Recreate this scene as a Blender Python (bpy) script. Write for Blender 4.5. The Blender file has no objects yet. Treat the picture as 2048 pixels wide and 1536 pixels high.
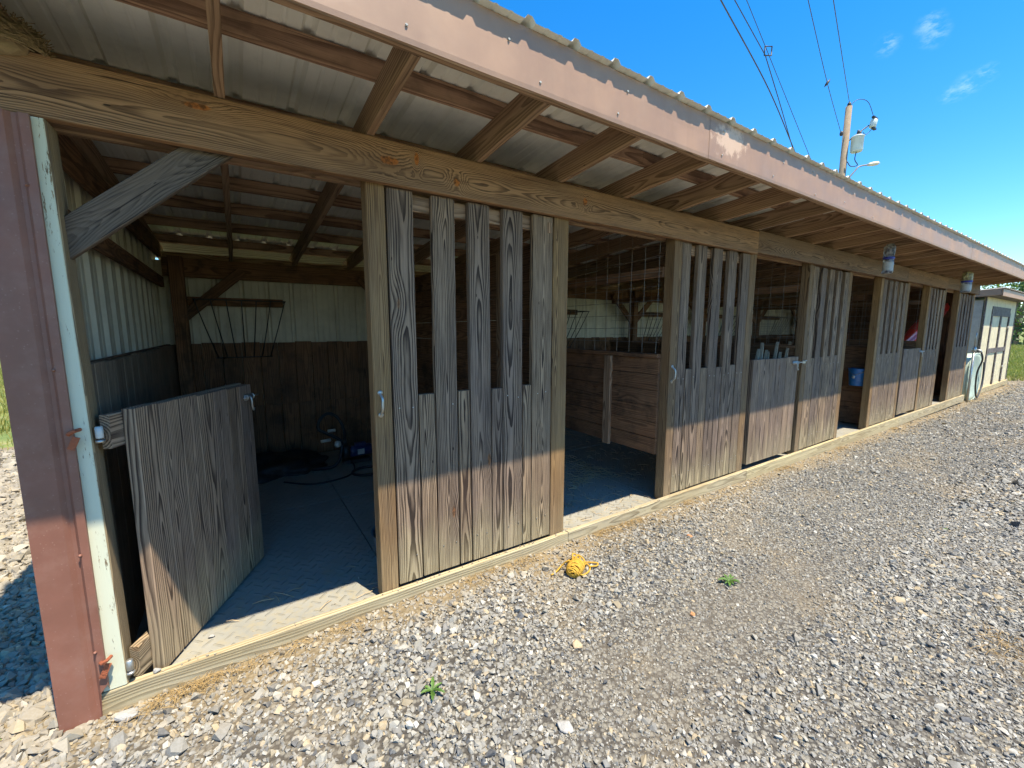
import bpy, bmesh, math, random
import numpy as np
from mathutils import Vector, Matrix, noise as mnoise
random.seed(7); np.random.seed(7)
S = bpy.context.scene
COL = S.collection
# ------------------------------------------------------------------ camera
CAMP = Vector((0, -2.230, 1.5))
yaw, pitch = math.radians(56.737), math.radians(7.466)
F = Vector((math.cos(pitch)*math.cos(yaw), math.cos(pitch)*math.sin(yaw), -math.sin(pitch)))
Rv = Vector((math.sin(yaw), -math.cos(yaw), 0)); Uv = Rv.cross(F)
cd = bpy.data.cameras.new('camera'); cam = bpy.data.objects.new('camera', cd); COL.objects.link(cam)
cam.matrix_world = Matrix(((Rv.x, Uv.x, -F.x, CAMP.x), (Rv.y, Uv.y, -F.y, CAMP.y), (Rv.z, Uv.z, -F.z, CAMP.z), (0, 0, 0, 1)))
cd.sensor_width = 36; cd.lens = 835.2/2048*36; cd.clip_start = .05; cd.clip_end = 3000
S.camera = cam
# ------------------------------------------------------------------ world, sun, exposure
SUN = Vector((.34, -1.0, 2.6)).normalized()
w = bpy.data.worlds.new('World'); S.world = w; w.use_nodes = True
wt = w.node_tree; wn = wt.nodes; wl = wt.links; wn.clear()
sky = wn.new('ShaderNodeTexSky'); sky.sky_type = 'NISHITA'; sky.sun_disc = False
sky.sun_elevation = math.asin(SUN.z); sky.sun_rotation = math.atan2(SUN.x, SUN.y)
sky.air_density = 1.0; sky.dust_density = .05; sky.ozone_density = 4.0; sky.altitude = 300
bg = wn.new('ShaderNodeBackground'); bg.inputs['Strength'].default_value = .115
wo = wn.new('ShaderNodeOutputWorld')
hsv = wn.new('ShaderNodeHueSaturation'); hsv.inputs['Saturation'].default_value = 1.36
wl.new(sky.outputs[0], hsv.inputs['Color'])
wl.new(bg.outputs[0], wo.inputs[0])
sd = bpy.data.lights.new('sun', 'SUN'); sd.energy = 3.7; sd.angle = math.radians(.55); sd.color = (1, .90, .74)
so = bpy.data.objects.new('sun', sd); COL.objects.link(so); so.rotation_euler = SUN.to_track_quat('Z', 'Y').to_euler(); so.location = (0, -5, 12)
S.view_settings.view_transform = 'Standard'; S.view_settings.look = 'None'
S.view_settings.exposure = 1.42; S.view_settings.gamma = 1; S.view_settings.use_curve_mapping = False
S.render.engine = 'CYCLES'
S.cycles.max_bounces = 8; S.cycles.diffuse_bounces = 6; S.cycles.adaptive_threshold = .02; S.cycles.use_denoising = True

# ------------------------------------------------------------------ node helper
class NT:
    def __init__(s, tree): s.t = tree; s.n = tree.nodes; s.l = tree.links
    def put(s, sock, v):
        if v is None: return
        if isinstance(v, bpy.types.NodeSocket): s.l.new(v, sock)
        elif isinstance(v, (tuple, list)) and sock.type == 'RGBA' and len(v) == 3: sock.default_value = (*v, 1)
        else: sock.default_value = v
    def m(s, op, a, b=None, c=None, clamp=False):
        n = s.n.new('ShaderNodeMath'); n.operation = op; n.use_clamp = clamp
        for i, v in enumerate((a, b, c)): s.put(n.inputs[i], v)
        return n.outputs[0]
    def v(s, op, a, b=None, sc=None):
        n = s.n.new('ShaderNodeVectorMath'); n.operation = op
        s.put(n.inputs[0], a); s.put(n.inputs[1], b)
        if sc is not None: s.put(n.inputs['Scale'], sc)
        return n.outputs['Value'] if op in ('LENGTH', 'DOT_PRODUCT', 'DISTANCE') else n.outputs[0]
    def mix(s, f, a, b, mode='MIX'):
        n = s.n.new('ShaderNodeMix'); n.data_type = 'RGBA'; n.blend_type = mode
        s.put(n.inputs[0], f); s.put(n.inputs[6], a); s.put(n.inputs[7], b); return n.outputs[2]
    def noise(s, vec, scale, detail=2, rough=.5, out=0, dist=0):
        n = s.n.new('ShaderNodeTexNoise'); s.put(n.inputs['Vector'], vec)
        n.inputs['Scale'].default_value = scale; n.inputs['Detail'].default_value = detail
        n.inputs['Roughness'].default_value = rough; n.inputs['Distortion'].default_value = dist
        return n.outputs[out]
    def vor(s, vec, scale, feature='F1', out='Distance', rnd=1):
        n = s.n.new('ShaderNodeTexVoronoi'); n.feature = feature; s.put(n.inputs['Vector'], vec)
        n.inputs['Scale'].default_value = scale; n.inputs['Randomness'].default_value = rnd
        return n.outputs[out]
    def ss(s, x, lo, hi, a=0, b=1):
        n = s.n.new('ShaderNodeMapRange'); n.interpolation_type = 'SMOOTHSTEP'
        s.put(n.inputs[0], x)
        for i, v in zip((1, 2, 3, 4), (lo, hi, a, b)): s.put(n.inputs[i], v)
        return n.outputs[0]
    def sep(s, v):
        n = s.n.new('ShaderNodeSeparateXYZ'); s.put(n.inputs[0], v); return n.outputs
    def comb(s, x, y, z):
        n = s.n.new('ShaderNodeCombineXYZ')
        for i, v in enumerate((x, y, z)): s.put(n.inputs[i], v)
        return n.outputs[0]
    def obj(s): return s.n.new('ShaderNodeTexCoord').outputs['Object']
    def pos(s): return s.n.new('ShaderNodeNewGeometry').outputs['Position']
    def rnd(s): return s.n.new('ShaderNodeObjectInfo').outputs['Random']
    def bump(s, h, strength=.5, dist=.01, nrm=None):
        n = s.n.new('ShaderNodeBump'); n.inputs['Strength'].default_value = strength; n.inputs['Distance'].default_value = dist
        s.put(n.inputs['Height'], h); s.put(n.inputs['Normal'], nrm); return n.outputs[0]
def newmat(name):
    m = bpy.data.materials.new(name); m.use_nodes = True; m.node_tree.nodes.clear()
    t = NT(m.node_tree); b = t.n.new('ShaderNodeBsdfPrincipled'); o = t.n.new('ShaderNodeOutputMaterial')
    t.l.new(b.outputs[0], o.inputs[0]); return m, t, b, o
def setb(t, b, col=None, rough=None, nrm=None, metal=None, spec=None):
    t.put(b.inputs['Base Color'], col); t.put(b.inputs['Roughness'], rough); t.put(b.inputs['Normal'], nrm)
    t.put(b.inputs['Metallic'], metal)
    t.put(b.inputs['Specular IOR Level'], spec)

# thin clouds in the sky background (a few small wisps far off to the right, as the photo has)
wN = NT(wt)
gd = wn.new('ShaderNodeTexCoord').outputs['Generated']
cl = wN.noise(wN.v('MULTIPLY', gd, (6, 6, 15)), 3.2, 5, .6)
cl2 = wN.noise(gd, 2.1, 2, .5)
cm = wN.m('MULTIPLY', wN.ss(cl, .56, .82), wN.ss(cl2, .54, .7))
cmask = None
for d, r in (((.8615, .27, .43), .02), ((.8707, .2254, .4372), .022), ((.8783, .2206, .4241), .022), ((.9156, .2047, .346), .018), ((.9168, .1876, .3525), .022), ((.9172, .1712, .3597), .018)):
    dd = wN.v('DISTANCE', gd, tuple(Vector(d).normalized()))
    k = wN.ss(dd, r, 0)
    cmask = k if cmask is None else wN.m('MAXIMUM', cmask, k)
wisp = wN.m('MULTIPLY', cmask, wN.ss(wN.noise(wN.v('MULTIPLY', gd, (40, 50, 110)), 1.0, 5, .65), .40, .72), clamp=True)
tot = wN.m('MAXIMUM', wN.m('MULTIPLY', cm, .0), wN.m('MULTIPLY', wisp, .16))
skc = wN.mix(tot, hsv.outputs[0], (6.5, 7.0, 7.6))
wl.new(skc, bg.inputs['Color'])

# ------------------------------------------------------------------ materials
def wood(name, lightA, darkA, lightB=None, darkB=None, spacing=.010, late=.85, knots=(), splash_sunlit=0, rough=.85,
         rot=0, bump=.5, knotcol=(.30, .12, .04), dirt=0, flake=None, knotamt=.6, checks=.69, dark=.16):
    m, t, b, o = newmat(name)
    lightB = lightB or lightA; darkB = darkB or darkA
    P0 = t.obj(); R = t.rnd()
    wnz = t.n.new('ShaderNodeTexWhiteNoise'); wnz.noise_dimensions = '1D'; t.put(wnz.inputs['W'], t.m('MULTIPLY', R, 971.3))
    rc = t.sep(wnz.outputs['Color'])
    off = t.comb(t.m('MULTIPLY', rc[0], 57.), t.m('MULTIPLY', rc[1], 3.), t.m('MULTIPLY', rc[2], 9.))
    P = t.v('ADD', P0, off)
    p = t.sep(P0); px = t.sep(P)[0]
    lx = t.comb(px, rc[1], rc[2])
    nA = t.m('SUBTRACT', t.noise(t.v('MULTIPLY', lx, (1, 3, 3)), 1.15, 1.5), .5)
    nB = t.m('SUBTRACT', t.noise(t.v('MULTIPLY', lx, (1, 7, 7)), 1.9, 2), .5)
    # knots: stretched voronoi cells along the board
    kv = t.v('MULTIPLY', P, (1.7, 5.5, 2.0))
    kd = t.vor(kv, 1.0); kc = t.sep(t.vor(kv, 1.0, out='Color'))[0]
    kon = t.ss(kc, 1-knotamt, 1-knotamt+.02)
    kk = t.m('MULTIPLY', t.ss(kd, .36, 0), kon)
    knot = t.m('MULTIPLY', t.ss(kd, .085, .045), kon)
    for (kx, ky, rx, ry) in knots:
        q = t.v('LENGTH', t.comb(t.m('DIVIDE', t.m('SUBTRACT', p[0], kx), rx), t.m('DIVIDE', t.m('SUBTRACT', p[1], ky), ry), 0))
        q = t.m('ADD', q, t.m('MULTIPLY', t.m('SUBTRACT', t.noise(P0, 28, 3), .5), .9))
        knot = t.m('MAXIMUM', knot, t.ss(q, 1.1, .75)); kk = t.m('MAXIMUM', kk, t.ss(q, 4.5, 0))
    z0 = t.m('ADD', t.m('MULTIPLY', rc[1], .06), .018)
    zz = t.m('ADD', t.m('ADD', t.m('MULTIPLY', p[2], 1.), z0), t.m('MULTIPLY', nA, .10))
    yy = t.m('ADD', t.m('ADD', p[1], t.m('MULTIPLY', t.m('SUBTRACT', rc[0], .5), .07)), t.m('MULTIPLY', nB, .026))
    fine = t.m('SUBTRACT', t.noise(t.v('MULTIPLY', P, (4, 30, 30)), 1.0, 2), .5)
    r = t.m('SQRT', t.m('ADD', t.m('MULTIPLY', zz, zz), t.m('MULTIPLY', yy, yy)))
    r = t.m('ADD', r, t.m('MULTIPLY', fine, .008)); r = t.m('ADD', r, t.m('MULTIPLY', kk, .026))
    ph = t.m('FRACT', t.m('DIVIDE', r, spacing))
    lw = t.m('MULTIPLY', t.ss(ph, .25, .85), t.ss(ph, 1.0, .93))
    fib = t.noise(t.v('MULTIPLY', P, (7, 260, 260)), 1.0, 3, .65)
    blot = t.noise(t.v('MULTIPLY', P, (1.6, 7, 7)), 1.0, 3, .6)
    chk = t.ss(t.noise(t.v('MULTIPLY', P, (2.2, 120, 60)), 1.0, 2), checks, checks+.05)
    mixr = t.m('ADD', t.m('MULTIPLY', t.m('SUBTRACT', blot, .5), 1.6), rc[2], clamp=True)
    L = t.mix(mixr, lightA, lightB); D = t.mix(mixr, darkA, darkB)
    fade = t.ss(t.noise(t.v('MULTIPLY', P, (1.1, 9, 9)), 1.0, 3, .6), .30, .56, .4, 1.0)
    strk = t.m('SUBTRACT', t.noise(t.v('MULTIPLY', P, (1.7, 95, 95)), 1.0, 4, .7), .5)
    f = t.m('ADD', t.m('MULTIPLY', t.m('MULTIPLY', lw, late), fade), t.m('ADD', t.m('MULTIPLY', t.m('SUBTRACT', fib, .5), 1.0), t.m('MULTIPLY', strk, 1.1)))
    f = t.m('ADD', f, dark, clamp=True)
    c = t.mix(f, L, D)
    c = t.mix(t.m('MULTIPLY', knot, .85), c, t.mix(t.ss(t.noise(P0, 60, 3), .4, .62), knotcol, tuple(x*.25 for x in knotcol)))
    c = t.mix(t.m('MULTIPLY', chk, .8), c, tuple(x*.35 for x in darkA))
    hole = t.ss(t.vor(t.v('MULTIPLY', P, (4.2, 13, 5)), 1.0), .055, .035)
    c = t.mix(t.m('MULTIPLY', hole, .85), c, (.02, .012, .008))
    stain = t.ss(t.noise(t.v('MULTIPLY', P, (.9, 5, 5)), 1.0, 3, .65), .5, .68)
    c = t.mix(t.m('MULTIPLY', stain, .45), c, tuple(x*1.6 for x in darkA))
    if splash_sunlit:  # paler towards the bottom: dust splash plus a sunlit look painted into the colour
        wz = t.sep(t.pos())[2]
        sm = t.m('MULTIPLY', t.ss(t.m('ADD', wz, t.m('MULTIPLY', t.m('SUBTRACT', blot, .5), .55)), .42, .0), splash_sunlit)
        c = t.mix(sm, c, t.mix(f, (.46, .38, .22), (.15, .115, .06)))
    if dirt:
        dn = t.noise(t.pos(), 4.5, 4, .65)
        c = t.mix(t.m('MULTIPLY', t.ss(dn, .45, .7), dirt), c, (.035, .025, .018))
    if flake:
        fl = t.m('ADD', t.noise(t.v('MULTIPLY', P, (11, 75, 75)), 1.0, 5, .75), t.m('MULTIPLY', t.m('ABSOLUTE', p[1]), 1.3))
        fl = t.m('ADD', fl, t.m('MULTIPLY', t.ss(t.noise(t.v('MULTIPLY', P, (1.4, 2, 2)), 1.0, 2), .5, .75), .12))
        fl = t.m('ADD', fl, t.ss(p[1], .0375, .0385))
        fm = t.ss(fl, .70, .68)
        c = t.mix(fm, c, flake)
        lw = t.m('MULTIPLY', lw, t.m('SUBTRACT', 1., fm))
    h = t.m('SUBTRACT', t.m('MULTIPLY', lw, .55), t.m('ADD', t.m('MULTIPLY', fib, .5), t.m('MULTIPLY', chk, 1.2)))
    setb(t, b, c, rough, t.bump(h, bump, .003), spec=.25)
    return m
GREY = dict(lightA=(.385, .262, .158), darkA=(.036, .022, .015), lightB=(.25, .178, .13), darkB=(.034, .023, .017))
M = {}
M['plank'] = wood('weathered_plank_wood', **GREY, spacing=.0095, splash_sunlit=.7, late=.95)
M['door'] = wood('weathered_door_wood', (.38, .26, .165), (.055, .035, .024), (.30, .215, .16), (.045, .031, .023), spacing=.0105, splash_sunlit=.5, late=.85)
M['post'] = wood('tan_post_wood', (.38, .225, .09), (.10, .050, .020), (.24, .155, .085), (.05, .031, .018), spacing=.008, splash_sunlit=.3, late=.75)
M['header'] = wood('header_beam_wood', (.37, .205, .098), (.065, .033, .016), (.235, .150, .090), (.05, .030, .018), spacing=.0052, late=.75, dark=.06, checks=.655, knotamt=.35)
M['headknot'] = wood('header_beam_wood_knotty', (.37, .205, .098), (.065, .033, .016), (.235, .150, .090), (.05, .030, .018), spacing=.0052, late=.75, dark=.06, checks=.655,
    knots=((-1.78, .052, .055, .013), (-.99, .006, .05, .022), (-.85, .045, .012, .03), (-.62, -.03, .02, .02), (.35, .02, .02, .025)), knotcol=(.42, .13, .02), knotamt=.3)
M['sill'] = wood('sill_wood', (.50, .415, .235), (.19, .14, .07), (.44, .37, .24), (.15, .115, .065), spacing=.010, dark=.03, late=.7, splash_sunlit=0)
M['rafter'] = wood('rafter_wood', (.43, .27, .16), (.13, .07, .038), (.35, .23, .145), (.10, .06, .036), dark=.06, spacing=.014, late=.7)
M['purlin'] = wood('purlin_wood', (.46, .29, .18), (.14, .075, .048), dark=.05, spacing=.02, late=.8, dirt=.4)
M['inwood'] = wood('stall_lining_wood', (.31, .155, .075), (.09, .042, .022), (.22, .12, .065), (.06, .032, .018), spacing=.014, late=.6, dirt=.6)
M['greywall'] = wood('grey_lining_wood', (.36, .26, .17), (.12, .08, .05), (.24, .17, .115), (.08, .055, .038), spacing=.014, late=.5, dirt=.35)
M['brace'] = wood('grey_brace_wood', (.15, .115, .085), (.03, .023, .019), (.19, .125, .075), (.04, .028, .02), spacing=.0035, late=.5, checks=.66, dark=.1)
M['white_post'] = wood('flaking_white_post', (.36, .27, .15), (.12, .08, .045), spacing=.012, flake=(.60, .60, .44))
M['rawpost'] = wood('raw_post_side', (.36, .31, .22), (.13, .10, .07), spacing=.012)
M['stake'] = wood('pale_stake_wood', (.36, .29, .20), (.12, .09, .065), spacing=.015, late=.5)
M['polewood'] = wood('utility_pole_wood', (.42, .31, .19), (.16, .105, .06), (.34, .27, .19), (.12, .09, .06), spacing=.03, late=.6)

def painted(name, col, rough=.5, dust=.0, dustcol=(.5, .45, .38), speck=0, scale=5, metal=0, bump=.08, wear=None, streak=0):
    m, t, b, o = newmat(name)
    P = t.pos(); n = t.noise(P, scale, 5, .6); n2 = t.noise(t.v('MULTIPLY', P, (1, 1, .15)), 14, 3)
    c = t.mix(t.ss(n, .3, .75), tuple(x*.88 for x in col), tuple(min(1, x*1.1) for x in col))
    if dust: c = t.mix(t.m('MULTIPLY', t.ss(t.noise(P, scale*2.3, 5, .7), .42, .75), dust), c, dustcol)
    if streak: c = t.mix(t.m('MULTIPLY', t.ss(n2, .5, .75), streak), c, tuple(x*.55 for x in col))
    if speck: c = t.mix(t.m('MULTIPLY', t.ss(t.vor(P, 55), .16, .08), speck), c, dustcol)
    if wear:
        (wx, wz, wr, wc) = wear
        s = t.sep(P); d = t.v('LENGTH', t.comb(t.m('DIVIDE', t.m('SUBTRACT', s[0], wx), wr), t.m('DIVIDE', t.m('SUBTRACT', s[2], wz), .11), 0))
        c = t.mix(t.m('MULTIPLY', t.ss(t.m('ADD', d, t.m('MULTIPLY', t.noise(P, 16, 5, .7), 2.2)), 2.0, 1.55), .9), c, wc)
    setb(t, b, c, t.ss(n, .2, .8, rough-.08, rough+.08), t.bump(t.noise(P, scale*3, 3), bump, .01), metal)
    return m
M['fascia'] = painted('fascia_metal', (.355, .21, .13), .55, .2, (.45, .31, .20), scale=3, wear=(2.62, 2.64, .22, (.62, .42, .28)), streak=.15)
M['trim'] = painted('red_brown_trim', (.225, .092, .058), .55, .3, (.32, .19, .14), speck=.5, scale=4)
M['roof'] = painted('roof_sheet_metal', (.88, .865, .775), .5, .12, (.72, .69, .58), scale=1.7, streak=.2)
M['rooftop'] = painted('roof_sheet_top', (.42, .37, .31), .5, .2, scale=1.7)
M['wallmetal'] = painted('wall_sheet_metal', (.66, .60, .46), .5, .3, (.38, .32, .22), scale=2.5, streak=.35)
M['zinc'] = painted('zinc_steel', (.45, .45, .42), .42, .1, metal=.85, scale=30)
M['rust'] = painted('rusted_steel', (.28, .075, .03), .85, .4, (.42, .15, .06), scale=40, bump=.5)
M['wire'] = painted('galvanized_wire', (.22, .19, .16), .6, metal=.3, scale=30)
M['blackmetal'] = painted('dark_steel_bar', (.03, .028, .027), .5, .2, (.1, .06, .04), scale=20)
M['rubber'] = painted('black_rubber', (.018, .018, .02), .55, .15, (.08, .07, .06), scale=14)
M['blackplastic'] = painted('black_sheeting', (.008, .008, .009), .6, .05, scale=9)
M['white'] = painted('white_plastic', (.5, .5, .45), .4, .15, scale=14)
M['bluemetal'] = painted('dark_blue_enamel', (.015, .025, .09), .35, .1, scale=14)
M['bluebucket'] = painted('blue_plastic', (.012, .13, .36), .4, .15, scale=9)
M['slatebucket'] = painted('slate_blue_rubber', (.07, .12, .16), .6, .2, scale=9)
M['red'] = painted('red_plastic', (.75, .03, .015), .35, .05, scale=7)
M['palegreen'] = painted('pale_green_poly', (.42, .50, .40), .5, .2, (.35, .34, .26), scale=4)
M['rope'] = painted('yellow_rope_fibre', (.55, .32, .03), .8, .6, (.40, .19, .04), scale=40, bump=.6)
M['lamp'] = painted('pale_lamp_housing', (.55, .50, .38), .5, scale=8)
M['transformer'] = painted('transformer_grey', (.48, .56, .55), .45, .15, scale=5)
M['cream'] = painted('cream_siding', (.66, .57, .36), .7, .45, (.44, .37, .23), scale=6, streak=.4)
M['darktrim'] = painted('dark_brown_trim', (.075, .055, .048), .75, .4, scale=7)
M['shedside'] = painted('shed_side_panel', (.42, .40, .36), .7, .4, (.25, .22, .18), scale=6)
M['label'] = painted('paper_label', (.42, .42, .38), .7, .3, (.3, .32, .36), scale=30)
M['bluering'] = painted('blue_ring_plastic', (.03, .04, .26), .4, scale=9)
M['straw'] = painted('dry_straw', (.36, .24, .09), .85, .5, (.24, .14, .05), scale=30)
M['darkstraw'] = painted('barn_straw', (.42, .31, .17), .9, .5, (.22, .15, .08), scale=30)
M['nest'] = painted('nest_grass', (.28, .20, .10), .9, .5, (.14, .10, .05), scale=30)
def leafmat(name, a, b_):
    m, t, b, o = newmat(name)
    c = t.mix(t.ss(t.noise(t.pos(), 22, 3), .3, .7), a, b_)
    setb(t, b, c, .55); tr = t.n.new('ShaderNodeBsdfTranslucent'); t.put(tr.inputs[0], t.mix(.5, c, (.25, .4, .03)))
    mx = t.n.new('ShaderNodeMixShader'); mx.inputs[0].default_value = .3
    t.l.new(b.outputs[0], mx.inputs[1]); t.l.new(tr.outputs[0], mx.inputs[2]); t.l.new(mx.outputs[0], o.inputs[0]); return m
M['weed'] = leafmat('weed_leaf', (.07, .15, .025), (.12, .23, .04))
M['grass'] = leafmat('grass_blade', (.20, .20, .03), (.40, .35, .10))
M['tree'] = leafmat('tree_leaf', (.035, .085, .015), (.07, .14, .025))
# clear plastic of the hanging traps
m, t, b, o = newmat('clear_scuffed_plastic'); b.inputs['Transmission Weight'].default_value = .55
setb(t, b, t.mix(t.ss(t.noise(t.pos(), 30, 4), .35, .65), (.12, .12, .13), (.6, .6, .62)), .35); b.inputs['IOR'].default_value = 1.25; M['clear'] = m
m, t, b, o = newmat('yellowed_bag_plastic'); b.inputs['Transmission Weight'].default_value = .3
setb(t, b, t.mix(t.ss(t.noise(t.pos(), 30, 4), .35, .65), (.16, .13, .05), (.5, .44, .2)), .45); M['bag'] = m
# rubber stall mat with raised bars
m, t, b, o = newmat('ribbed_rubber_mat')
P = t.pos(); s = t.sep(P)
u = t.m('MULTIPLY', t.m('ADD', s[0], s[1]), 11.); v_ = t.m('MULTIPLY', t.m('SUBTRACT', s[0], s[1]), 11.)
cu, cv = t.m('FLOOR', u), t.m('FLOOR', v_); fu = t.m('ABSOLUTE', t.m('SUBTRACT', t.m('FRACT', u), .5)); fv = t.m('ABSOLUTE', t.m('SUBTRACT', t.m('FRACT', v_), .5))
par = t.m('MODULO', t.m('ABSOLUTE', t.m('ADD', cu, cv)), 2.)
barA = t.m('MULTIPLY', t.ss(fu, .12, .07), t.ss(fv, .47, .42)); barB = t.m('MULTIPLY', t.ss(fv, .12, .07), t.ss(fu, .47, .42))
bar = t.m('MULTIPLY', t.m('ADD', t.m('MULTIPLY', barA, par), t.m('MULTIPLY', barB, t.m('SUBTRACT', 1., par))), t.ss(t.noise(P, 6, 4, .6), .36, .62, .15, 1))
dn = t.noise(P, 3.1, 5, .65); dn2 = t.noise(P, 17, 4, .7)
front = t.ss(t.m('ADD', s[1], t.m('MULTIPLY', t.m('SUBTRACT', dn, .5), 1.2)), 1.1, .05)
c = t.mix(t.m('MULTIPLY', t.ss(dn, .3, .7), .6), (.24, .235, .20), (.34, .325, .27))
c = t.mix(t.m('MULTIPLY', t.ss(dn2, .42, .7), t.m('ADD', t.m('MULTIPLY', front, .6), .12)), c, (.31, .265, .165))
c = t.mix(t.m('MULTIPLY', bar, .3), c, (.10, .095, .08))
setb(t, b, c, .75, t.bump(t.m('ADD', t.m('MULTIPLY', bar, 1.), t.m('MULTIPLY', dn2, .25)), .9, .006)); M['mat'] = m
# gravel stones (colour differs stone by stone)
m, t, b, o = newmat('crushed_limestone')
R = t.rnd(); wz = t.n.new('ShaderNodeTexWhiteNoise'); wz.noise_dimensions = '1D'; t.put(wz.inputs['W'], t.m('MULTIPLY', R, 733.)); rc = t.sep(wz.outputs['Color'])
P = t.pos()
c = t.mix(rc[0], (.17, .165, .15), (.31, .295, .245)); c = t.mix(t.ss(rc[1], .86, .92), c, (.36, .29, .18)); c = t.mix(t.ss(rc[1], .12, .05), c, (.07, .075, .08)); c = t.mix(t.ss(rc[2], .88, .95), c, (.43, .41, .35))
big = t.noise(P, .9, 4, .6); s = t.sep(P)
wob = t.m('MULTIPLY', t.m('SUBTRACT', big, .5), 1.1)
trk = t.m('MULTIPLY', t.ss(t.m('ABSOLUTE', t.m('ADD', t.m('ADD', s[1], 1.12), wob)), .42, .05), t.m('MULTIPLY', t.ss(s[0], .7, 1.5), t.ss(s[0], 4.2, 2.4)))
c = t.mix(t.m('MULTIPLY', trk, .25), c, (.20, .17, .12))
dust = t.m('MULTIPLY', t.ss(big, .55, .68), .3)
edge = t.m('MULTIPLY', t.ss(t.m('ADD', s[1], t.m('MULTIPLY', big, .5)), -.1, .25), .5)
c = t.mix(t.m('MAXIMUM', dust, edge), c, (.31, .25, .155))
c = t.mix(t.m('MULTIPLY', t.ss(t.noise(P, 90, 3), .4, .7), .35), c, t.mix(.3, c, (.5, .48, .44)))
setb(t, b, c, .85, t.bump(t.noise(P, 160, 3), .4, .003)); M['stone'] = m
# grit between and beyond the stones
m, t, b, o = newmat('gravel_grit')
P = t.pos(); s = t.sep(P)
v1 = t.vor(P, 45); vc = t.sep(t.vor(P, 45, out='Color')); v2 = t.vor(P, 110)
c = t.mix(vc[0], (.13, .123, .105), (.25, .235, .19)); c = t.mix(t.ss(v1, .35, .65), c, (.055, .05, .042))
big = t.noise(P, .9, 4, .6)
wob = t.m('MULTIPLY', t.m('SUBTRACT', big, .5), 1.1)
trk = t.m('MULTIPLY', t.ss(t.m('ABSOLUTE', t.m('ADD', t.m('ADD', s[1], 1.12), wob)), .42, .05), t.m('MULTIPLY', t.ss(s[0], .7, 1.5), t.ss(s[0], 4.2, 2.4)))
c = t.mix(t.m('MULTIPLY', trk, .35), c, (.17, .145, .105))
c = t.mix(t.m('MULTIPLY', t.ss(big, .52, .66), .4), c, (.22, .175, .11))
c = t.mix(t.m('MULTIPLY', t.ss(t.m('ADD', s[1], t.m('MULTIPLY', big, .5)), -.1, .25), .7), c, (.27, .20, .10))
setb(t, b, c, .95, t.bump(t.m('ADD', t.m('MULTIPLY', v1, -1.), t.m('MULTIPLY', v2, -.4)), .8, .012)); M['grit'] = m
m, t, b, o = newmat('grassy_soil')
P = t.pos(); c = t.mix(t.ss(t.noise(P, .6, 5, .65), .35, .65), (.10, .15, .03), (.22, .25, .06)); c = t.mix(t.ss(t.noise(P, 3.3, 5, .7), .5, .7), c, (.33, .28, .12))
setb(t, b, c, .95, t.bump(t.noise(P, 22, 4), .8, .05)); M['soil'] = m

# ------------------------------------------------------------------ object helpers
W = {}
def link(name, data, mw=None, parent=None, mat=None):
    o = bpy.data.objects.new(name, data); COL.objects.link(o)
    mw = mw if mw is not None else Matrix.Identity(4); W[o] = mw
    if parent is not None: o.parent = parent; o.matrix_parent_inverse = W[parent].inverted()
    o.matrix_basis = mw
    if mat is not None and data is not None and not data.materials: data.materials.append(M[mat] if isinstance(mat, str) else mat)
    return o
def tag(o, label, cat, group=None):
    o['label'] = label; o['category'] = cat
    if group: o['group'] = group
    return o
def thing(name, label, cat, loc=(0, 0, 0), group=None):
    return tag(link(name, None, Matrix.Translation(loc)), label, cat, group)
def struct(o, kind='structure'): o['kind'] = kind; return o
MC = {}
def board_mesh(L, wd, th, mat, ch=.003, seg=1, point=0, jag=0):
    key = (round(L, 3), round(wd, 3), round(th, 3), mat, seg, point, jag)
    if key in MC: return MC[key]
    a, c = wd/2, th/2; k = min(ch, a*.4, c*.4)
    sec = [(a-k, c), (a, c-k), (a, -c+k), (a-k, -c), (-a+k, -c), (-a, -c+k), (-a, c-k), (-a+k, c)]
    vs, fs = [], []
    for i in range(seg+1):
        x = -L/2 + L*i/seg
        jx = random.uniform(-jag, jag) if jag else 0
        for (y, z) in sec:
            f = 1.0
            if point and i == seg: f = .08
            vs.append((x + (jag and i in (0, seg)) * jx * (y/a), y*f + (random.uniform(-jag, jag)*.3 if jag and 0 < i < seg else 0), z))
    if point:  # pointed end
        vs = []
        for (x, f) in ((-L/2, 1), (L/2-point, 1), (L/2, .1)):
            for (y, z) in sec: vs.append((x, y*f, z))
        seg = 2
    n = 8
    for i in range(seg):
        for j in range(n): fs.append((i*n+j, i*n+(j+1) % n, (i+1)*n+(j+1) % n, (i+1)*n+j))
    fs.append(tuple(reversed(range(n)))); fs.append(tuple(seg*n+j for j in range(n)))
    me = bpy.data.meshes.new('board'); me.from_pydata(vs, [], [tuple(reversed(f)) for f in fs]); me.validate()
    bm = bmesh.new(); bm.from_mesh(me); bmesh.ops.recalc_face_normals(bm, faces=bm.faces); bm.to_mesh(me); bm.free()
    me.materials.append(M[mat]); MC[key] = me; return me
def board(name, a, b, wdir, wd, th, mat, parent=None, jit=0, **k):
    """board from a to b (centre line); wdir: direction of its width"""
    a, b, wv = Vector(a), Vector(b), Vector(wdir).normalized()
    X = (b-a).normalized(); Z = X.cross(wv).normalized(); Y = Z.cross(X)
    mid = (a+b)/2
    mw = Matrix(((X.x, Y.x, Z.x, mid.x), (X.y, Y.y, Z.y, mid.y), (X.z, Y.z, Z.z, mid.z), (0, 0, 0, 1)))
    if jit: mw = mw @ Matrix.Rotation(random.uniform(-jit, jit), 4, 'Z') @ Matrix.Rotation(random.uniform(-jit, jit)*.5, 4, 'Y')
    return link(name, board_mesh((b-a).length, wd, th, mat, **k), mw, parent)
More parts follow.
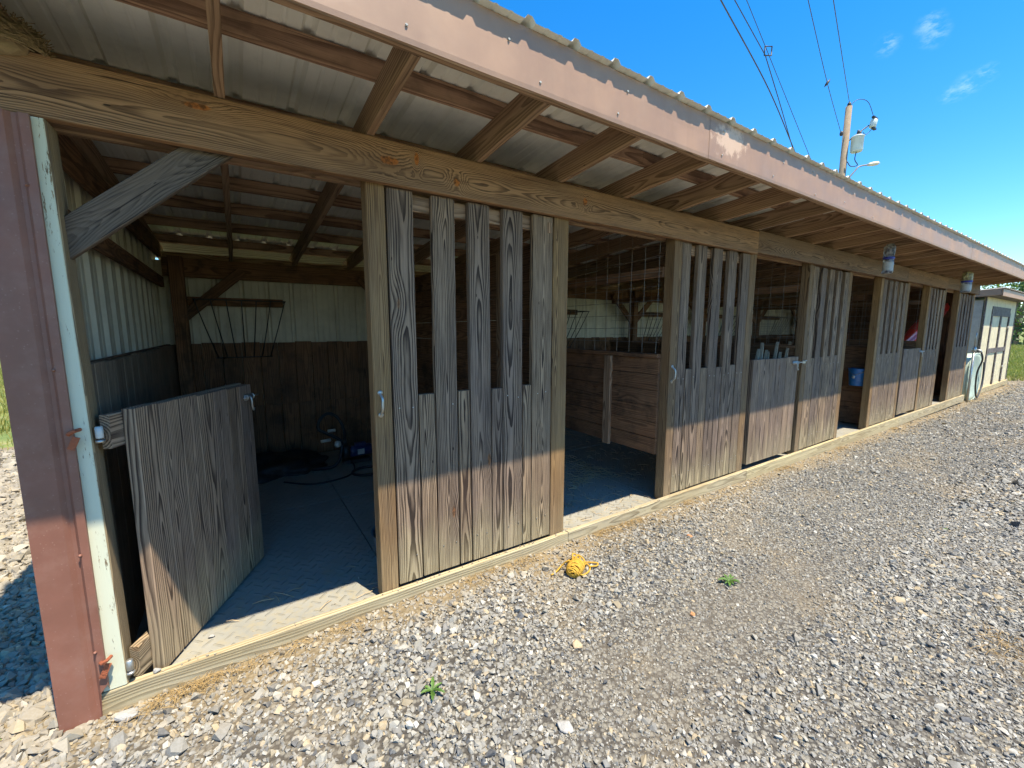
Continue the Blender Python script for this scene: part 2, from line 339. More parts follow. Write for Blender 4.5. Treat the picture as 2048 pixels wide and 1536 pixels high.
def vplank(name, x0, x1, y0, z0, z1, th, mat, parent, jit=.0025, yo=None):
    yo = random.uniform(-.002, .003) if yo is None else yo
    g = .0022
    return board(name, ((x0+x1)/2, y0+th/2+yo, z0), ((x0+x1)/2, y0+th/2+yo, z1), (1, 0, 0), x1-x0-2*g, th, mat, parent, jit)
def bmobj(name, bm, mat, parent=None, mw=None, smooth=False):
    me = bpy.data.meshes.new(name); bmesh.ops.recalc_face_normals(bm, faces=bm.faces); bm.to_mesh(me); bm.free()
    if smooth:
        for p_ in me.polygons: p_.use_smooth = True
    return link(name, me, mw, parent, mat)
def addbox(bm, c, s, rot=None):
    r = bmesh.ops.create_cube(bm, size=1)['verts']
    mt = Matrix.Translation(c) @ (rot.to_4x4() if rot is not None else Matrix.Identity(4)) @ Matrix.Diagonal((*s, 1))
    bmesh.ops.transform(bm, matrix=mt, verts=r)
def addtube(bm, pts, r, n=8, cap=True, closed=False):
    pts = [Vector(p_) for p_ in pts]; N = len(pts); rings = []
    rr = r if isinstance(r, (list, tuple)) else [r]*N
    up = None
    for i, p_ in enumerate(pts):
        a = pts[(i-1) % N] if (closed or i > 0) else p_; b_ = pts[(i+1) % N] if (closed or i < N-1) else p_
        T = (b_-a).normalized()
        if up is None: up = Vector((0, 0, 1)) if abs(T.z) < .9 else Vector((1, 0, 0))
        s_ = T.cross(up).normalized(); up = s_.cross(T).normalized()
        rings.append([bm.verts.new(p_ + (s_*math.cos(2*math.pi*k/n) + up*math.sin(2*math.pi*k/n))*rr[i]) for k in range(n)])
    for i in range(N if closed else N-1):
        A, B = rings[i], rings[(i+1) % N]
        for k in range(n): bm.faces.new((A[k], A[(k+1) % n], B[(k+1) % n], B[k]))
    if cap and not closed: bm.faces.new(rings[0]); bm.faces.new(list(reversed(rings[-1])))
def tube(name, pts, r, mat, parent=None, n=8, smooth=True, closed=False):
    bm = bmesh.new(); addtube(bm, pts, r, n, closed=closed); return bmobj(name, bm, mat, parent, smooth=smooth)
def lathe(bm, prof, c, axis=(0, 0, 1), n=20, cap=True):
    ax = Vector(axis).normalized(); q = Vector((0, 0, 1)).rotation_difference(ax); c = Vector(c); R_ = []
    for (r, z) in prof: R_.append([bm.verts.new(c + q @ Vector((r*math.cos(2*math.pi*k/n), r*math.sin(2*math.pi*k/n), z))) for k in range(n)])
    for i in range(len(R_)-1):
        for k in range(n): bm.faces.new((R_[i][k], R_[i][(k+1) % n], R_[i+1][(k+1) % n], R_[i+1][k]))
    if cap:
        bm.faces.new(list(reversed(R_[0]))); bm.faces.new(R_[-1])
def latheobj(name, prof, c, mat, parent=None, axis=(0, 0, 1), n=20, cap=True):
    bm = bmesh.new(); lathe(bm, prof, c, axis, n, cap); return bmobj(name, bm, mat, parent, smooth=True)
def smoothpts(pts, sub=6):
    P_ = [Vector(p_) for p_ in pts]; out = []
    for i in range(len(P_)-1):
        a, b_, c, d = P_[max(i-1, 0)], P_[i], P_[i+1], P_[min(i+2, len(P_)-1)]
        for s_ in range(sub):
            u_ = s_/sub
            out.append(.5*((2*b_)+(-a+c)*u_+(2*a-5*b_+4*c-d)*u_*u_+(-a+3*b_-3*c+d)*u_**3))
    out.append(P_[-1]); return out

# ------------------------------------------------------------------ ground
GX = [-50, -.56, .57, 1.9, 4.4, 13.6, 20, 30, 45, 70, 140, 400, 2000]; GZ = [-.12, -.105, -.07, -.08, -.112, -.185, -.22, -.32, -.45, -.3, 1.0, 3, 10]
def gz(x, y):
    z = float(np.interp(x, GX, GZ))
    z += -.012*max(0, min(1, (-y-.2)/1.5)) + .012*mnoise.noise(Vector((x*.7, y*.7, 0)))*min(1, abs(y)*2)
    return z - (.01 if y > 0 else 0)
def sheet(name, xs, ys, mat, dz=0):
    vs = [(x, y, gz(x, y)+dz) for y in ys for x in xs]; nx = len(xs)
    fs = [(j*nx+i, j*nx+i+1, (j+1)*nx+i+1, (j+1)*nx+i) for j in range(len(ys)-1) for i in range(nx-1)]
    me = bpy.data.meshes.new(name); me.from_pydata(vs, [], fs)
    for p_ in me.polygons: p_.use_smooth = True
    return link(name, me, None, None, mat)
ax = sorted(set(list(np.round(np.arange(-10, 30.01, .5), 3)) + [-2000, -600, -200, -80, -30, 34, 45, 60, 90, 140, 250, 500, 900, 2000]))
ay = sorted(set(list(np.round(np.arange(-10, 12.01, .5), 3)) + [-2000, -500, -100, -30, 16, 24, 40, 80, 200, 500, 2000]))
struct(sheet('ground', ax, ay, 'soil', -.03))
struct(sheet('gravel_lot', np.arange(-9, 24.01, .25), np.arange(-9, 6.26, .25), 'grit', 0))
# stones: one scatter of crushed rock
cands = []
def dens(x, y):
    d = math.hypot(x, y+2.23)
    return d
bands = [(0, 2.6, 4300, .0104), (2.6, 3.6, 4600, .0098), (3.6, 5.5, 4200, .0098), (5.5, 9, 2300, .0125), (9, 16, 950, .017), (16, 26, 300, .025)]
pts, sc = [], []
for (d0, d1, den, r0) in bands:
    n = int(den*math.pi*(d1*d1-d0*d0)*.56)
    rr = np.sqrt(np.random.rand(n)*(d1*d1-d0*d0)+d0*d0)
    an = np.radians(-50) + np.random.rand(n)*np.radians(200)
    X_, Y_ = rr*np.cos(an), -2.23+rr*np.sin(an)
    for x, y in zip(X_, Y_):
        if x > 23 or x < -8.5 or y > 6 or y < -8: continue
        if -.68 < x < 14.05 and y > .0: continue
        if 15.7 < x < 20.1 and y > .1: continue
        if x > 14 and y > .7: continue
        pk = mnoise.noise(Vector((x*.55+3.1, y*.8+1.7, 0)))
        # packed fine area out in the lane, coarse stone near the sill and at left
        lane = 1/(1+math.exp(-(x*.55-y*1.2-1.75+pk*1.2)*4))
        far = max(0, min(1, (math.hypot(x-3.6, y+2.1)-1.2)))
        trk = max(0, 1-abs(y+1.12+.3*mnoise.noise(Vector((x*.9, y*.9, 2))))/.36)*min(1, max(0, (x-.6)/.8))*min(1, max(0, (4.2-x)/1.8)); k = (1-.3*lane)*(1-.3*trk)
        if x > 2.2 and y < -1.35: k = .72+.3*min(1, max(0, pk+.5))
        s_ = r0*k*math.exp(random.gauss(0, .38))
        if lane > .5 and random.random() < .12: s_ *= .6
        if y > -.14 and x > -.5 and random.random() < .45: continue
        if x < -.66 and y > -.7: s_ *= 1.75
        if trk > .3 and random.random() < .35: s_ *= .6
        pts.append((x, y, gz(x, y)+s_*random.uniform(-.1, .5))); sc.append(s_)
        if (lane > .5 or trk > .3) and d0 < 5 and random.random() < .95:
            x2, y2 = x+random.uniform(-.03, .03), y+random.uniform(-.03, .03); s2 = s_*.6
            if y2 < -.01: pts.append((x2, y2, gz(x2, y2)+s2*.2)); sc.append(s2)
for i in range(150):   # bits kicked up onto the sill and the mats
    x = random.uniform(-.4, 13.5) if i > 70 else random.uniform(-.4, 3.2); s_ = random.uniform(.003, .0075); y = random.choice((random.uniform(.004, .036), random.uniform(.06, .5)))
    if y > .04 and any(a_ < x < b_ for a_, b_ in ((.58, 1.98), (3.1, 5.8), (5.6, 6.95), (8, 11.6), (12.4, 14))): y = .02
    pts.append((x, y, (.0 if y < .04 else -.05)+s_*.4)); sc.append(s_)
rock_col = bpy.data.collections.new('rock_shapes')
for i in range(14):
    bm = bmesh.new()
    for k in range(11):
        v_ = Vector((random.gauss(0, 1), random.gauss(0, 1), random.gauss(0, 1))).normalized()*random.uniform(.8, 1.15)
        bm.verts.new((v_.x*random.uniform(.9, 1.25), v_.y*.95, v_.z*.68))
    bmesh.ops.convex_hull(bm, input=bm.verts)
    for v_ in [v_ for v_ in bm.verts if not v_.link_faces]: bm.verts.remove(v_)
    me = bpy.data.meshes.new('rock_shape'); bm.to_mesh(me); bm.free(); me.materials.append(M['stone'])
    rock_col.objects.link(bpy.data.objects.new('rock_shape', me))
def scatter(name, pts, sc, coll, tilt=.5):
    me = bpy.data.meshes.new(name); me.from_pydata(pts, [], [])
    n = len(pts)
    a = me.attributes.new('scl', 'FLOAT', 'POINT'); a.data.foreach_set('value', np.array(sc, dtype=np.float32))
    rot = np.zeros((n, 3), dtype=np.float32); rot[:, 2] = np.random.rand(n)*6.283; rot[:, 0] = np.random.randn(n)*tilt; rot[:, 1] = np.random.randn(n)*tilt
    a = me.attributes.new('rot', 'FLOAT_VECTOR', 'POINT'); a.data.foreach_set('vector', rot.ravel())
    o = link(name, me)
    ng = bpy.data.node_groups.new(name+'_scatter', 'GeometryNodeTree')
    ng.interface.new_socket('Geometry', in_out='INPUT', socket_type='NodeSocketGeometry'); ng.interface.new_socket('Geometry', in_out='OUTPUT', socket_type='NodeSocketGeometry')
    N_ = ng.nodes; L_ = ng.links
    gi, go = N_.new('NodeGroupInput'), N_.new('NodeGroupOutput'); ci = N_.new('GeometryNodeCollectionInfo'); ci.inputs[0].default_value = coll
    ci.inputs['Separate Children'].default_value = True; ci.inputs['Reset Children'].default_value = True
    ip = N_.new('GeometryNodeInstanceOnPoints'); ip.inputs['Pick Instance'].default_value = True
    ar = N_.new('GeometryNodeInputNamedAttribute'); ar.data_type = 'FLOAT_VECTOR'; ar.inputs[0].default_value = 'rot'
    as_ = N_.new('GeometryNodeInputNamedAttribute'); as_.data_type = 'FLOAT'; as_.inputs[0].default_value = 'scl'
    ri = N_.new('FunctionNodeRandomValue'); ri.data_type = 'INT'; ri.inputs[4].default_value = 0; ri.inputs[5].default_value = len(coll.objects)-1
    er = N_.new('FunctionNodeEulerToRotation')
    L_.new(gi.outputs[0], ip.inputs['Points']); L_.new(ci.outputs[0], ip.inputs['Instance']); L_.new(ri.outputs[2], ip.inputs['Instance Index'])
    L_.new(ar.outputs[0], er.inputs[0]); L_.new(er.outputs[0], ip.inputs['Rotation']); L_.new(as_.outputs[0], ip.inputs['Scale']); L_.new(ip.outputs[0], go.inputs[0])
    md = o.modifiers.new('scatter', 'NODES'); md.node_group = ng
    return struct(o, 'stuff')
print('stones', len(pts))
g = scatter('gravel', pts, sc, rock_col)
g['label'] = 'crushed grey limestone gravel covering the yard'

# ------------------------------------------------------------------ the stable
ST = thing('stable', 'long weathered wooden horse stable with slatted stall fronts and a metal lean-to roof', 'stable', (-.56, 0, -.1))
X_END = 13.93
zb = lambda y: 2.455-.065*y            # underside of the rafters
TH = .038
Y0 = .045
# sill boards
sj = [-.60, 1.965, 4.47, 6.93, 9.4, 11.55, X_END]
for a, b_ in zip(sj[:-1], sj[1:]):
    zt = random.uniform(-.003, .003)
    board('sill_board', (a+.002, .019, zt-.075), (b_-.002, .019, zt-.075), (0, 0, 1), .15, .038, 'sill', ST, jit=.0008)
# header boards, outer and inner
hj = [-.95, 4.37, 9.0, 11.35, X_END+.05]
for i, (a, b_) in enumerate(zip(hj[:-1], hj[1:])):
    dz = [0, .012, .02, .03][i]
    board('header_beam', (a+.002, .019, 2.345+dz), (b_-.002, .019, 2.345+dz), (0, 0, 1), .21, .04, 'headknot' if i == 0 else 'header', ST, jit=.0004)
ij = [-.6, 3.0, 6.6, 10.3, X_END]
for a, b_ in zip(ij[:-1], ij[1:]):
    board('inner_header_beam', (a, .162, 2.345), (b_-.004, .162, 2.345), (0, 0, 1), .19, .04, 'rafter', ST)
def post(x0, x1, y0=Y0, y1=.14, z0=-.12, z1=2.44, mat='post'):
    return board('post', ((x0+x1)/2, (y0+y1)/2, z0), ((x0+x1)/2, (y0+y1)/2, z1), (1, 0, 0), x1-x0, y1-y0, mat, ST, ch=.004, jit=.0012)
# left corner: flaking white 4x4 and red metal corner trim
link_post = board('post', (-.531, .066, .004), (-.553, .066, 2.238), (1, 0, 0), .084, .128, 'white_post', ST, ch=.007)
link_post['label'] = 'corner post with flaking white paint'
bm = bmesh.new()
prof = [(-.70, .6), (-.70, -.018), (-.607, -.018), (-.592, -.006), (-.580, -.006), (-.570, -.018), (-.546, -.018), (-.5455, -.003)]
z_lo = [gz(-.7, 0)-.02]*5 + [.03, .06, .06]
lo = [bm.verts.new((x, y, -.16 if x < -.59 else (-.14 if i < 5 else .015+.03*(i == 6)))) for i, (x, y) in enumerate(prof)]
hi = [bm.verts.new((x, y, 2.238)) for x, y in prof]
for i in range(len(prof)-1): bm.faces.new((lo[i], lo[i+1], hi[i+1], hi[i]))
cornertrim = bmobj('corner_trim', bm, 'trim', ST)
md = cornertrim.modifiers.new('t', 'SOLIDIFY'); md.thickness = .0015
for (x, z) in ((-.573, .62), (-.573, 1.35), (-.573, 2.0), (-.57, .2)):
    latheobj('screw', [(.0065, 0), (.0065, .002), (.004, .004), (.004, .007)], (x, -.0185, z), 'trim', cornertrim, axis=(0, -1, 0), n=8)
# rusty hinge straps left on the corner post
for (z, L) in ((1.085, 1), (.13, 1.2)):
    bm = bmesh.new(); addtube(bm, [(-.558, -.02, z+.02), (-.55, -.04, z+.028), (-.535, -.045, z+.035), (-.525, -.02, z+.035)], .007, 8)
    addbox(bm, (-.545, -.03, z-.015), (.022, .006, .05*L), Matrix.Rotation(.4, 3, 'Y'))
    bmobj('rusty_hinge_strap', bm, 'rust', ST)
# slatted panels: (post, planks, shorts, post)
def nailrow(parent, xs, z, y=Y0-.001):
    bm = bmesh.new()
    for x in xs:
        for dx in (-.04, .04):
            if random.random() < .85: lathe(bm, [(.0042, 0), (.0035, .002)], (x+dx+random.uniform(-.008, .008), y, z+random.uniform(-.01, .01)), (0, -1, 0), 6)
    return struct(bmobj('nail_heads', bm, 'zinc', parent), 'stuff')
def panel(p0, longs, shorts, p1, zs=1.12, pair=None):
    for q in (p0, p1):
        if q: post(*q)
    for (a, b_) in longs: vplank('plank', a, b_, Y0, .004+random.uniform(0, .006), 2.236, TH, 'plank', ST)
    for (a, b_) in shorts: vplank('short_plank', a, b_, Y0, .004+random.uniform(0, .006), zs+random.uniform(-.006, .008), TH, 'plank', ST)
    a, b_ = p0[1]+.003, p1[0]-.003
    for z in (1.045, .18): board('rail', (a, Y0+TH+.022, z), (b_, Y0+TH+.022, z), (0, 0, 1), .088, .036, 'rafter', ST)
    board('rail', (a, Y0+TH+.022, 2.19), (b_, Y0+TH+.022, 2.19), (0, 0, 1), .088, .036, 'rafter', ST)
    n = nailrow(ST, [(u_+v_)/2 for u_, v_ in longs], 1.06); nailrow(ST, [(u_+v_)/2 for u_, v_ in longs], .17)
panel((.600, .697), [(.704, .850), (.955, 1.098), (1.187, 1.335), (1.425, 1.578), (1.655, 1.822)],
      [(.853, .952), (1.101, 1.184), (1.338, 1.422), (1.581, 1.652)], (1.828, 1.958))
panel((3.128, 3.232), [(3.236, 3.36), (3.462, 3.595), (3.708, 3.848), (3.952, 4.09), (4.195, 4.328)],
      [(3.363, 3.459), (3.598, 3.705), (3.851, 3.949), (4.093, 4.192)], (4.332, 4.450), zs=1.14)
def far_panel(x0, x1, n=5, zs=1.14, pl=.10, pr=.10):
    pit = (x1-x0-pl-pr-.008)/(n+(n-1)*.70); L, Sg, x = [], [], x0+pl+.004
    for i in range(n):
        L.append((x, x+pit)); x += pit
        if i < n-1: Sg.append((x, x+.70*pit)); x += .70*pit
    panel((x0, x0+pl), L, Sg, (x1-pr, x1), zs)
far_panel(5.66, 6.92, 5, 1.15)
far_panel(8.02, 9.33, 5, 1.12)
far_panel(10.42, 11.54, 5, 1.12)
far_panel(12.53, X_END-.02, 5, 1.12)
board('block', (1.79, .05, 2.135), (1.79, .05, 2.20), (1, 0, 0), .03, .02, 'rafter', ST)
# half doors
def latch(parent, mw, name='latch', L=.13, hook=True):
    bm = bmesh.new()
    addbox(bm, (0, 0, .004), (L*.75, .035, .003)); addtube(bm, [(-L*.55, 0, .014), (L*.75, 0, .014)], .006, 8)
    for x in (-L*.3, L*.28): addtube(bm, [(x, -.016, .003), (x, -.012, .018), (x, 0, .024), (x, .012, .018), (x, .016, .003)], .004, 6)
    if hook: addtube(bm, smoothpts([(0, 0, .018), (-.004, -.02, .026), (-.002, -.06, .026), (.014, -.085, .024), (.028, -.075, .022)], 3), .0065, 8)
    return bmobj(name, bm, 'zinc', parent, mw, smooth=True)
def half_door(org, d, nrm, width, zlo, ztop, n, mat='door', th=.05, mid='half_door', sag=.0):
    """planks stand along d from org; nrm points from the outer face into the door"""
    d, nrm = Vector(d).normalized(), Vector(nrm).normalized(); org = Vector(org)
    bm = bmesh.new()
    rt = Matrix((d, nrm, Vector((0, 0, 1)))).transposed()
    ext = .07
    c = org + d*((width-ext)/2) + nrm*(th+.02); a_, b_ = c-d*(width+ext-.02)/2, c+d*(width+ext-.02)/2
    D = board(mid, (a_.x, a_.y, ztop-.085), (b_.x, b_.y, ztop-.085), (0, 0, 1), .14, .036, mat, ST)
    board('ledger', (a_.x, a_.y, zlo+.10), (b_.x, b_.y, zlo+.10), (0, 0, 1), .14, .036, mat, D); bm.free()
    wv = width/n
    for i in range(n):
        c = org + d*(wv*(i+.5)) + nrm*(th/2+random.uniform(-.002, .002))
        zt = ztop - sag*(i+.5)/n + random.uniform(-.004, .004)
        board('plank', (c.x, c.y, zlo), (c.x, c.y, zt), d, wv-.003, th, mat, D, jit=.002)
    return D
org = Vector((-.377, .06, 0)); dd = Vector((.430, .86, 0)).normalized(); nn = Vector((-dd.y, dd.x, 0))
D1 = half_door(org, dd, nn, .965, -.03, 1.175, 7, sag=.03); D1['label'] = 'half door standing open into the first stall'
c = org + dd*.915; X_, Z_ = dd, -nn; Y_ = Z_.cross(X_)
latch(D1, Matrix(((X_.x, Y_.x, Z_.x, c.x), (X_.y, Y_.y, Z_.y, c.y), (X_.z, Y_.z, Z_.z, 1.075), (0, 0, 0, 1))))
for z in (1.075, .06):
    hx = org + nn*.07 - dd*.09
    bm = bmesh.new(); lathe(bm, [(.011, -.022), (.0125, -.019), (.0125, .022), (.009, .025)], (hx.x, hx.y, z+.02), n=14); bmobj('hinge_sleeve', bm, 'white' if z > .5 else 'zinc', D1, smooth=True)
    bm = bmesh.new(); lathe(bm, [(.015, -.005), (.015, .005)], (hx.x, hx.y, z-.014), n=14); addtube(bm, [(hx.x, hx.y, z-.014), (-.495, .085, z-.014)], .007, 8); bmobj('hinge_pin', bm, 'zinc', D1, smooth=True)
D3 = half_door((4.545, Y0+.004, 0), (1, 0, 0), (0, 1, 0), 1.02, .035, 1.175, 7, sag=-.0); D3['label'] = 'closed half door of the third stall'
D5 = half_door((9.42, Y0+.004, 0), (1, 0, 0), (0, 1, 0), .94, .035, 1.16, 7); D5['label'] = 'closed half door of the far stall'
def facem(x, z, y=Y0-.001): return Matrix(((1, 0, 0, x), (0, 0, -1, y), (0, 1, 0, z), (0, 0, 0, 1)))
latch(D3, facem(5.49, 1.11), L=.2); latch(D5, facem(10.33, 1.10), L=.2)
# door pull on first post, pull on third post, keepers
def pull(x, z, y=Y0-.001, h=.11):
    bm = bmesh.new(); addtube(bm, smoothpts([(x, y-.002, z+h/2+.012), (x, y-.006, z+h/2), (x+.004, y-.03, z+h*.3), (x+.003, y-.034, z), (x+.002, y-.03, z-h*.3), (x, y-.006, z-h/2), (x, y-.002, z-h/2-.012)], 4), .0075, 8)
    for s_ in (1, -1): lathe(bm, [(.014, 0), (.014, .004), (.005, .006)], (x, y, z+s_*(h/2+.006)), (0, -1, 0), 10)
    return bmobj('door_pull', bm, 'zinc', ST, smooth=True)
pull(.632, 1.095); pull(3.165, 1.11, h=.12)
bm = bmesh.new(); addbox(bm, (5.70, Y0-.004, 1.11), (.07, .006, .035)); addtube(bm, [(5.68, Y0-.02, 1.125), (5.72, Y0-.02, 1.125)], .008, 6); bmobj('latch_keeper', bm, 'zinc', ST)
# rafters, purlins, roof sheets
RX = [-.605] + [.013+.613*k for k in range(-1, 24) if .013+.613*k < X_END and k >= 0] + [X_END-.02]
rt_ = .038
for x in RX:
    a, b_ = -.63, 3.62
    o_ = board('rafter', (x, a, zb(a)+.072), (x, b_, zb(b_)+.072), (0, 0, 1), .143, rt_, 'rafter', ST, jit=.0006)
for y in (-.18, .46, 1.0, 1.55, 2.13, 2.74, 3.42):
    xs = [-.96, 2.4, 6.0, 9.7, X_END+.02]
    for a, b_ in zip(xs[:-1], xs[1:]):
        board('purlin', (a, y, zb(y)+.145+.044), (b_-.003, y, zb(y)+.145+.044), (0, 0, 1), .086, .04, 'purlin', ST)
board('back_fascia_board', (-.96, 3.70, zb(3.7)+.135), (X_END+.02, 3.70, zb(3.7)+.135), (0, 0, 1), .18, .036, 'sill', ST)
board('subfascia_board', (-.96, -.655, zb(-.65)+.085), (X_END+.02, -.655, zb(-.65)+.085), (0, 0, 1), .175, .036, 'rafter', ST)
# roof sheets: ribbed metal, ribs 25 cm apart
def rib_profile(nr, pitch, rh, minor=True):
    out = []
    for k in range(nr):
        x = k*pitch; out += [(x-.028, 0), (x-.012, rh), (x+.012, rh), (x+.028, 0)]
        if minor:
            for f in (.36, .64): xm = x+pitch*f; out += [(xm-.012, 0), (xm-.005, .0035), (xm+.005, .0035), (xm+.012, 0)]
    x = nr*pitch; out += [(x-.028, 0), (x-.012, rh), (x+.012, rh), (x+.028, 0)]
    return out
def sheetmesh(prof, L, segs=6, sag=0):
    vs, fs = [], []; n = len(prof)
    for j in range(segs+1):
        for (x, z) in prof: vs.append((x, L*j/segs, z - sag*math.sin(math.pi*2*j/segs)))
    for j in range(segs):
        for i in range(n-1): fs.append((j*n+i, j*n+i+1, (j+1)*n+i+1, (j+1)*n+i))
    me = bpy.data.meshes.new('ribbed_sheet'); me.from_pydata(vs, [], fs); return me
rm = sheetmesh(rib_profile(4, .25, .021), 4.75)
rm.materials.append(M['roof'])
th = math.atan(.065); yf0 = -.712
rm2 = sheetmesh(rib_profile(2, .25, .021), 4.75); rm2.materials.append(M['roof'])
link('roof_sheet', rm2, Matrix.Translation((-.915, yf0, zb(yf0)+.235)) @ Matrix.Rotation(-th, 4, 'X'), ST)
for k in range(-1, 14):
    x = .835-.25+k*1.0
    if x < -1.4 or x > X_END-.3: continue
    mw = Matrix.Translation((x, yf0, zb(yf0)+.235+(.002 if k % 2 else 0))) @ Matrix.Rotation(-th, 4, 'X')
    link('roof_sheet', rm, mw, ST)
# fascia of brown sheet metal with a lower lip, in lengths
fj = [-.96, 2.40, 5.66, 8.9, 12.0, X_END+.03]
for i, (a, b_) in enumerate(zip(fj[:-1], fj[1:])):
    n = 16; bm = bmesh.new(); dy = -.0015*(i % 2); rows = []
    for k in range(n+1):
        x = a+(b_-a)*k/n + (.006 if k == n else 0); wv = .0035*mnoise.noise(Vector((x*2.1, 5, 0))) if 0 < k < n else 0
        f0 = zb(-.67); rows.append([bm.verts.new((x, y+dy, z)) for (y, z) in
            ((-.640, f0+.002), (-.660, f0-.004), (-.678+wv, f0+.000), (-.680+wv, f0+.018), (-.679+wv*2, f0+.12), (-.679+wv, f0+.234))])
    for r0, r1 in zip(rows[:-1], rows[1:]):
        for j in range(5): bm.faces.new((r0[j], r1[j], r1[j+1], r0[j+1]))
    fo = bmobj('fascia_panel', bm, 'fascia', ST, smooth=False)
    bm = bmesh.new()
    for k in range(int((b_-a)/.62)):
        for z in (.05, .17): lathe(bm, [(.006, 0), (.004, .003)], (a+.2+k*.62+random.uniform(-.1, .1), -.6825+dy, zb(-.67)+z+random.uniform(-.02, .02)), (0, -1, 0), 6)
    struct(bmobj('fascia_screws', bm, 'label', fo), 'stuff')
# front knee brace
board('knee_brace', (-.555, .075, 1.80), (.03, .075, 2.32), (0, 0, 1), .118, .038, 'brace', ST)
# ------------------------- shell behind: left wall, back wall
YB = 3.40
mw = Matrix(((0, 0, 1, -.665), (1, 0, 0, 0.02), (0, 1, 0, -.12), (0, 0, 0, 1)))
wl_ = link('wall_sheet', sheetmesh(rib_profile(14, .25, .02), 2.80, 1), mw, ST, 'wallmetal')
x = .145
for k in range(17):
    a = .145+k*.19; board('lining_board', (-.55, a+.095, -.06), (-.55, a+.095, 1.345+random.uniform(-.006, .006)), (0, 1, 0), .186, .03, 'greywall', ST, jit=.002)
for z, wd in ((1.30, .09), (1.98, .10), (2.30, .14)):
    board('girt', (-.60, .15, z), (-.60, YB, z), (0, 0, 1), wd, .036, 'inwood', ST)
for k in range(15):
    mw = Matrix(((1, 0, 0, -.665+k*1.0), (0, 0, 1, YB+.06), (0, 1, 0, -.12), (0, 0, 0, 1)))
    if k == 0: bwm = sheetmesh(rib_profile(4, .25, .018), 2.33, 1); bwm.materials.append(M['wallmetal'])
    if k*1.0-.58 < X_END-.5: link('wall_sheet', bwm, mw @ Matrix.Translation((0, 0, .002*(k % 2))), ST)
x = -.5; k = 0
while x < X_END-.2:
    if x < 2.0:
        board('lining_board', (x+.09, YB, .62), (x+.09, YB, 1.35+random.uniform(-.008, .006)), (1, 0, 0), .176, .03, 'inwood', ST, jit=.003)
        board('lining_board', (x+.09, YB+.004, -.06), (x+.09, YB+.004, .616), (1, 0, 0), .176, .03, 'inwood', ST, jit=.003)
    else:
        board('lining_board', (x+.09, YB, -.06), (x+.09, YB, 1.35+random.uniform(-.008, .006)), (1, 0, 0), .176, .03, 'inwood', ST, jit=.003)
    x += .18
for a, b_ in ((-.58, 4.1), (4.1, 8.6), (8.6, X_END)):
    board('back_beam', (a, YB-.07, 2.13), (b_-.004, YB-.07, 2.13), (0, 0, 1), .19, .04, 'inwood', ST)
for a, b_ in ((-.58, 4.1), (4.1, 8.6), (8.6, X_END)):
    board('girt', (a, YB+.02, 2.26), (b_, YB+.02, 2.26), (0, 0, 1), .06, .036, 'rafter', ST)
BP = [-.46, 1.88, 4.12, 6.36, 8.6, 10.9, 13.2]
for i, x in enumerate(BP):
    post(x-.06, x+.06, YB-.215, YB-.095, -.1, 2.225, 'inwood')
    for s_ in ((1,) if i == 0 else (-1, 1)):
        board('knee_brace', (x+s_*.03, YB-.155, 1.63), (x+s_*.56, YB-.155, 2.12), (0, 0, 1), .10, .038, 'inwood', ST)
# right end wall
for k in range(17): board('lining_board', (X_END-.08, .145+.19*k+.095, -.1), (X_END-.08, .145+.19*k+.095, 2.5), (0, 1, 0), .186, .03, 'inwood', ST)
link('wall_sheet', sheetmesh(rib_profile(13, .25, .02), 2.72, 1), Matrix(((0, 0, -1, X_END-.03), (1, 0, 0, 0.12), (0, 1, 0, -.2), (0, 0, 0, 1))), ST, 'wallmetal')
# partition between first and second stall: solid horizontal boards
def partition(x, z0, z1, n, y0=.14, y1=3.17, mat='inwood', cap=True, strips=(.72, 2.0), mesh=True):
    P_ = board('partition', (x+.03, y0, (z0+z1)/2+.0), (x+.03, y0+.088, (z0+z1)/2), (0, 0, 1), z1-z0, .036, mat, ST)
    h = (z1-z0)/n
    for i in range(n):
        z = z0+h*(i+.5)
        board('partition_board', (x, y0, z), (x, y1, z), (0, 0, 1), h-.004, .034, mat, P_, jit=.0012)
    if cap: board('cap_rail', (x+.0, y0, z1+.02), (x, y1, z1+.02), (1, 0, 0), .088, .036, mat, P_)
    for y in strips: board('batten', (x-.036, y, z0-.02), (x-.036, y, z1-.002), (0, 1, 0), .088, .034, 'rafter', P_)
    if mesh:
        board('top_rail', (x+.0, y0, 1.99), (x, y1, 1.99), (0, 0, 1), .085, .036, mat, P_)
        bm = bmesh.new(); xx = x-.024
        y = y0+.03
        while y < y1: addtube(bm, [(xx, y, z1+.045), (xx, y, 2.42)], .002, 4, cap=False); y += .152
        z = z1+.14
        while z < 2.43: addtube(bm, [(xx+.004, y0, z), (xx+.004, y1, z)], .002, 4, cap=False); z += .122
        struct(bmobj('wire_mesh', bm, 'wire', P_), 'stuff')
    return P_
partition(1.86, -.06, 2.12, 12, cap=False, mesh=False)
partition(3.12, .37, 1.245, 6)
partition(5.70, -.02, 1.27, 7); partition(8.32, -.02, 1.20, 7); partition(10.45, -.02, 1.25, 7)
# stall floor mats
fl = thing('stall_floor', 'grey ribbed rubber mat floor inside the stable', 'floor', (0, 1.5, -.06)); del fl['category']; struct(fl)
fx = [-.57, .70, 1.93, 3.15, 4.37, 5.6, 6.8, 8.0, 9.2, 10.4, 11.6, 12.8, X_END]; fy = [.042, 1.73, 3.45]
for a, b_ in zip(fx[:-1], fx[1:]):
    for c_, d_ in zip(fy[:-1], fy[1:]):
        board('rubber_mat', (a+.004, (c_+d_)/2, -.058+random.uniform(0, .002)), (b_-.004, (c_+d_)/2, -.058+random.uniform(0, .002)), (0, 1, 0), d_-c_-.009, .016, 'mat', fl, ch=.004)

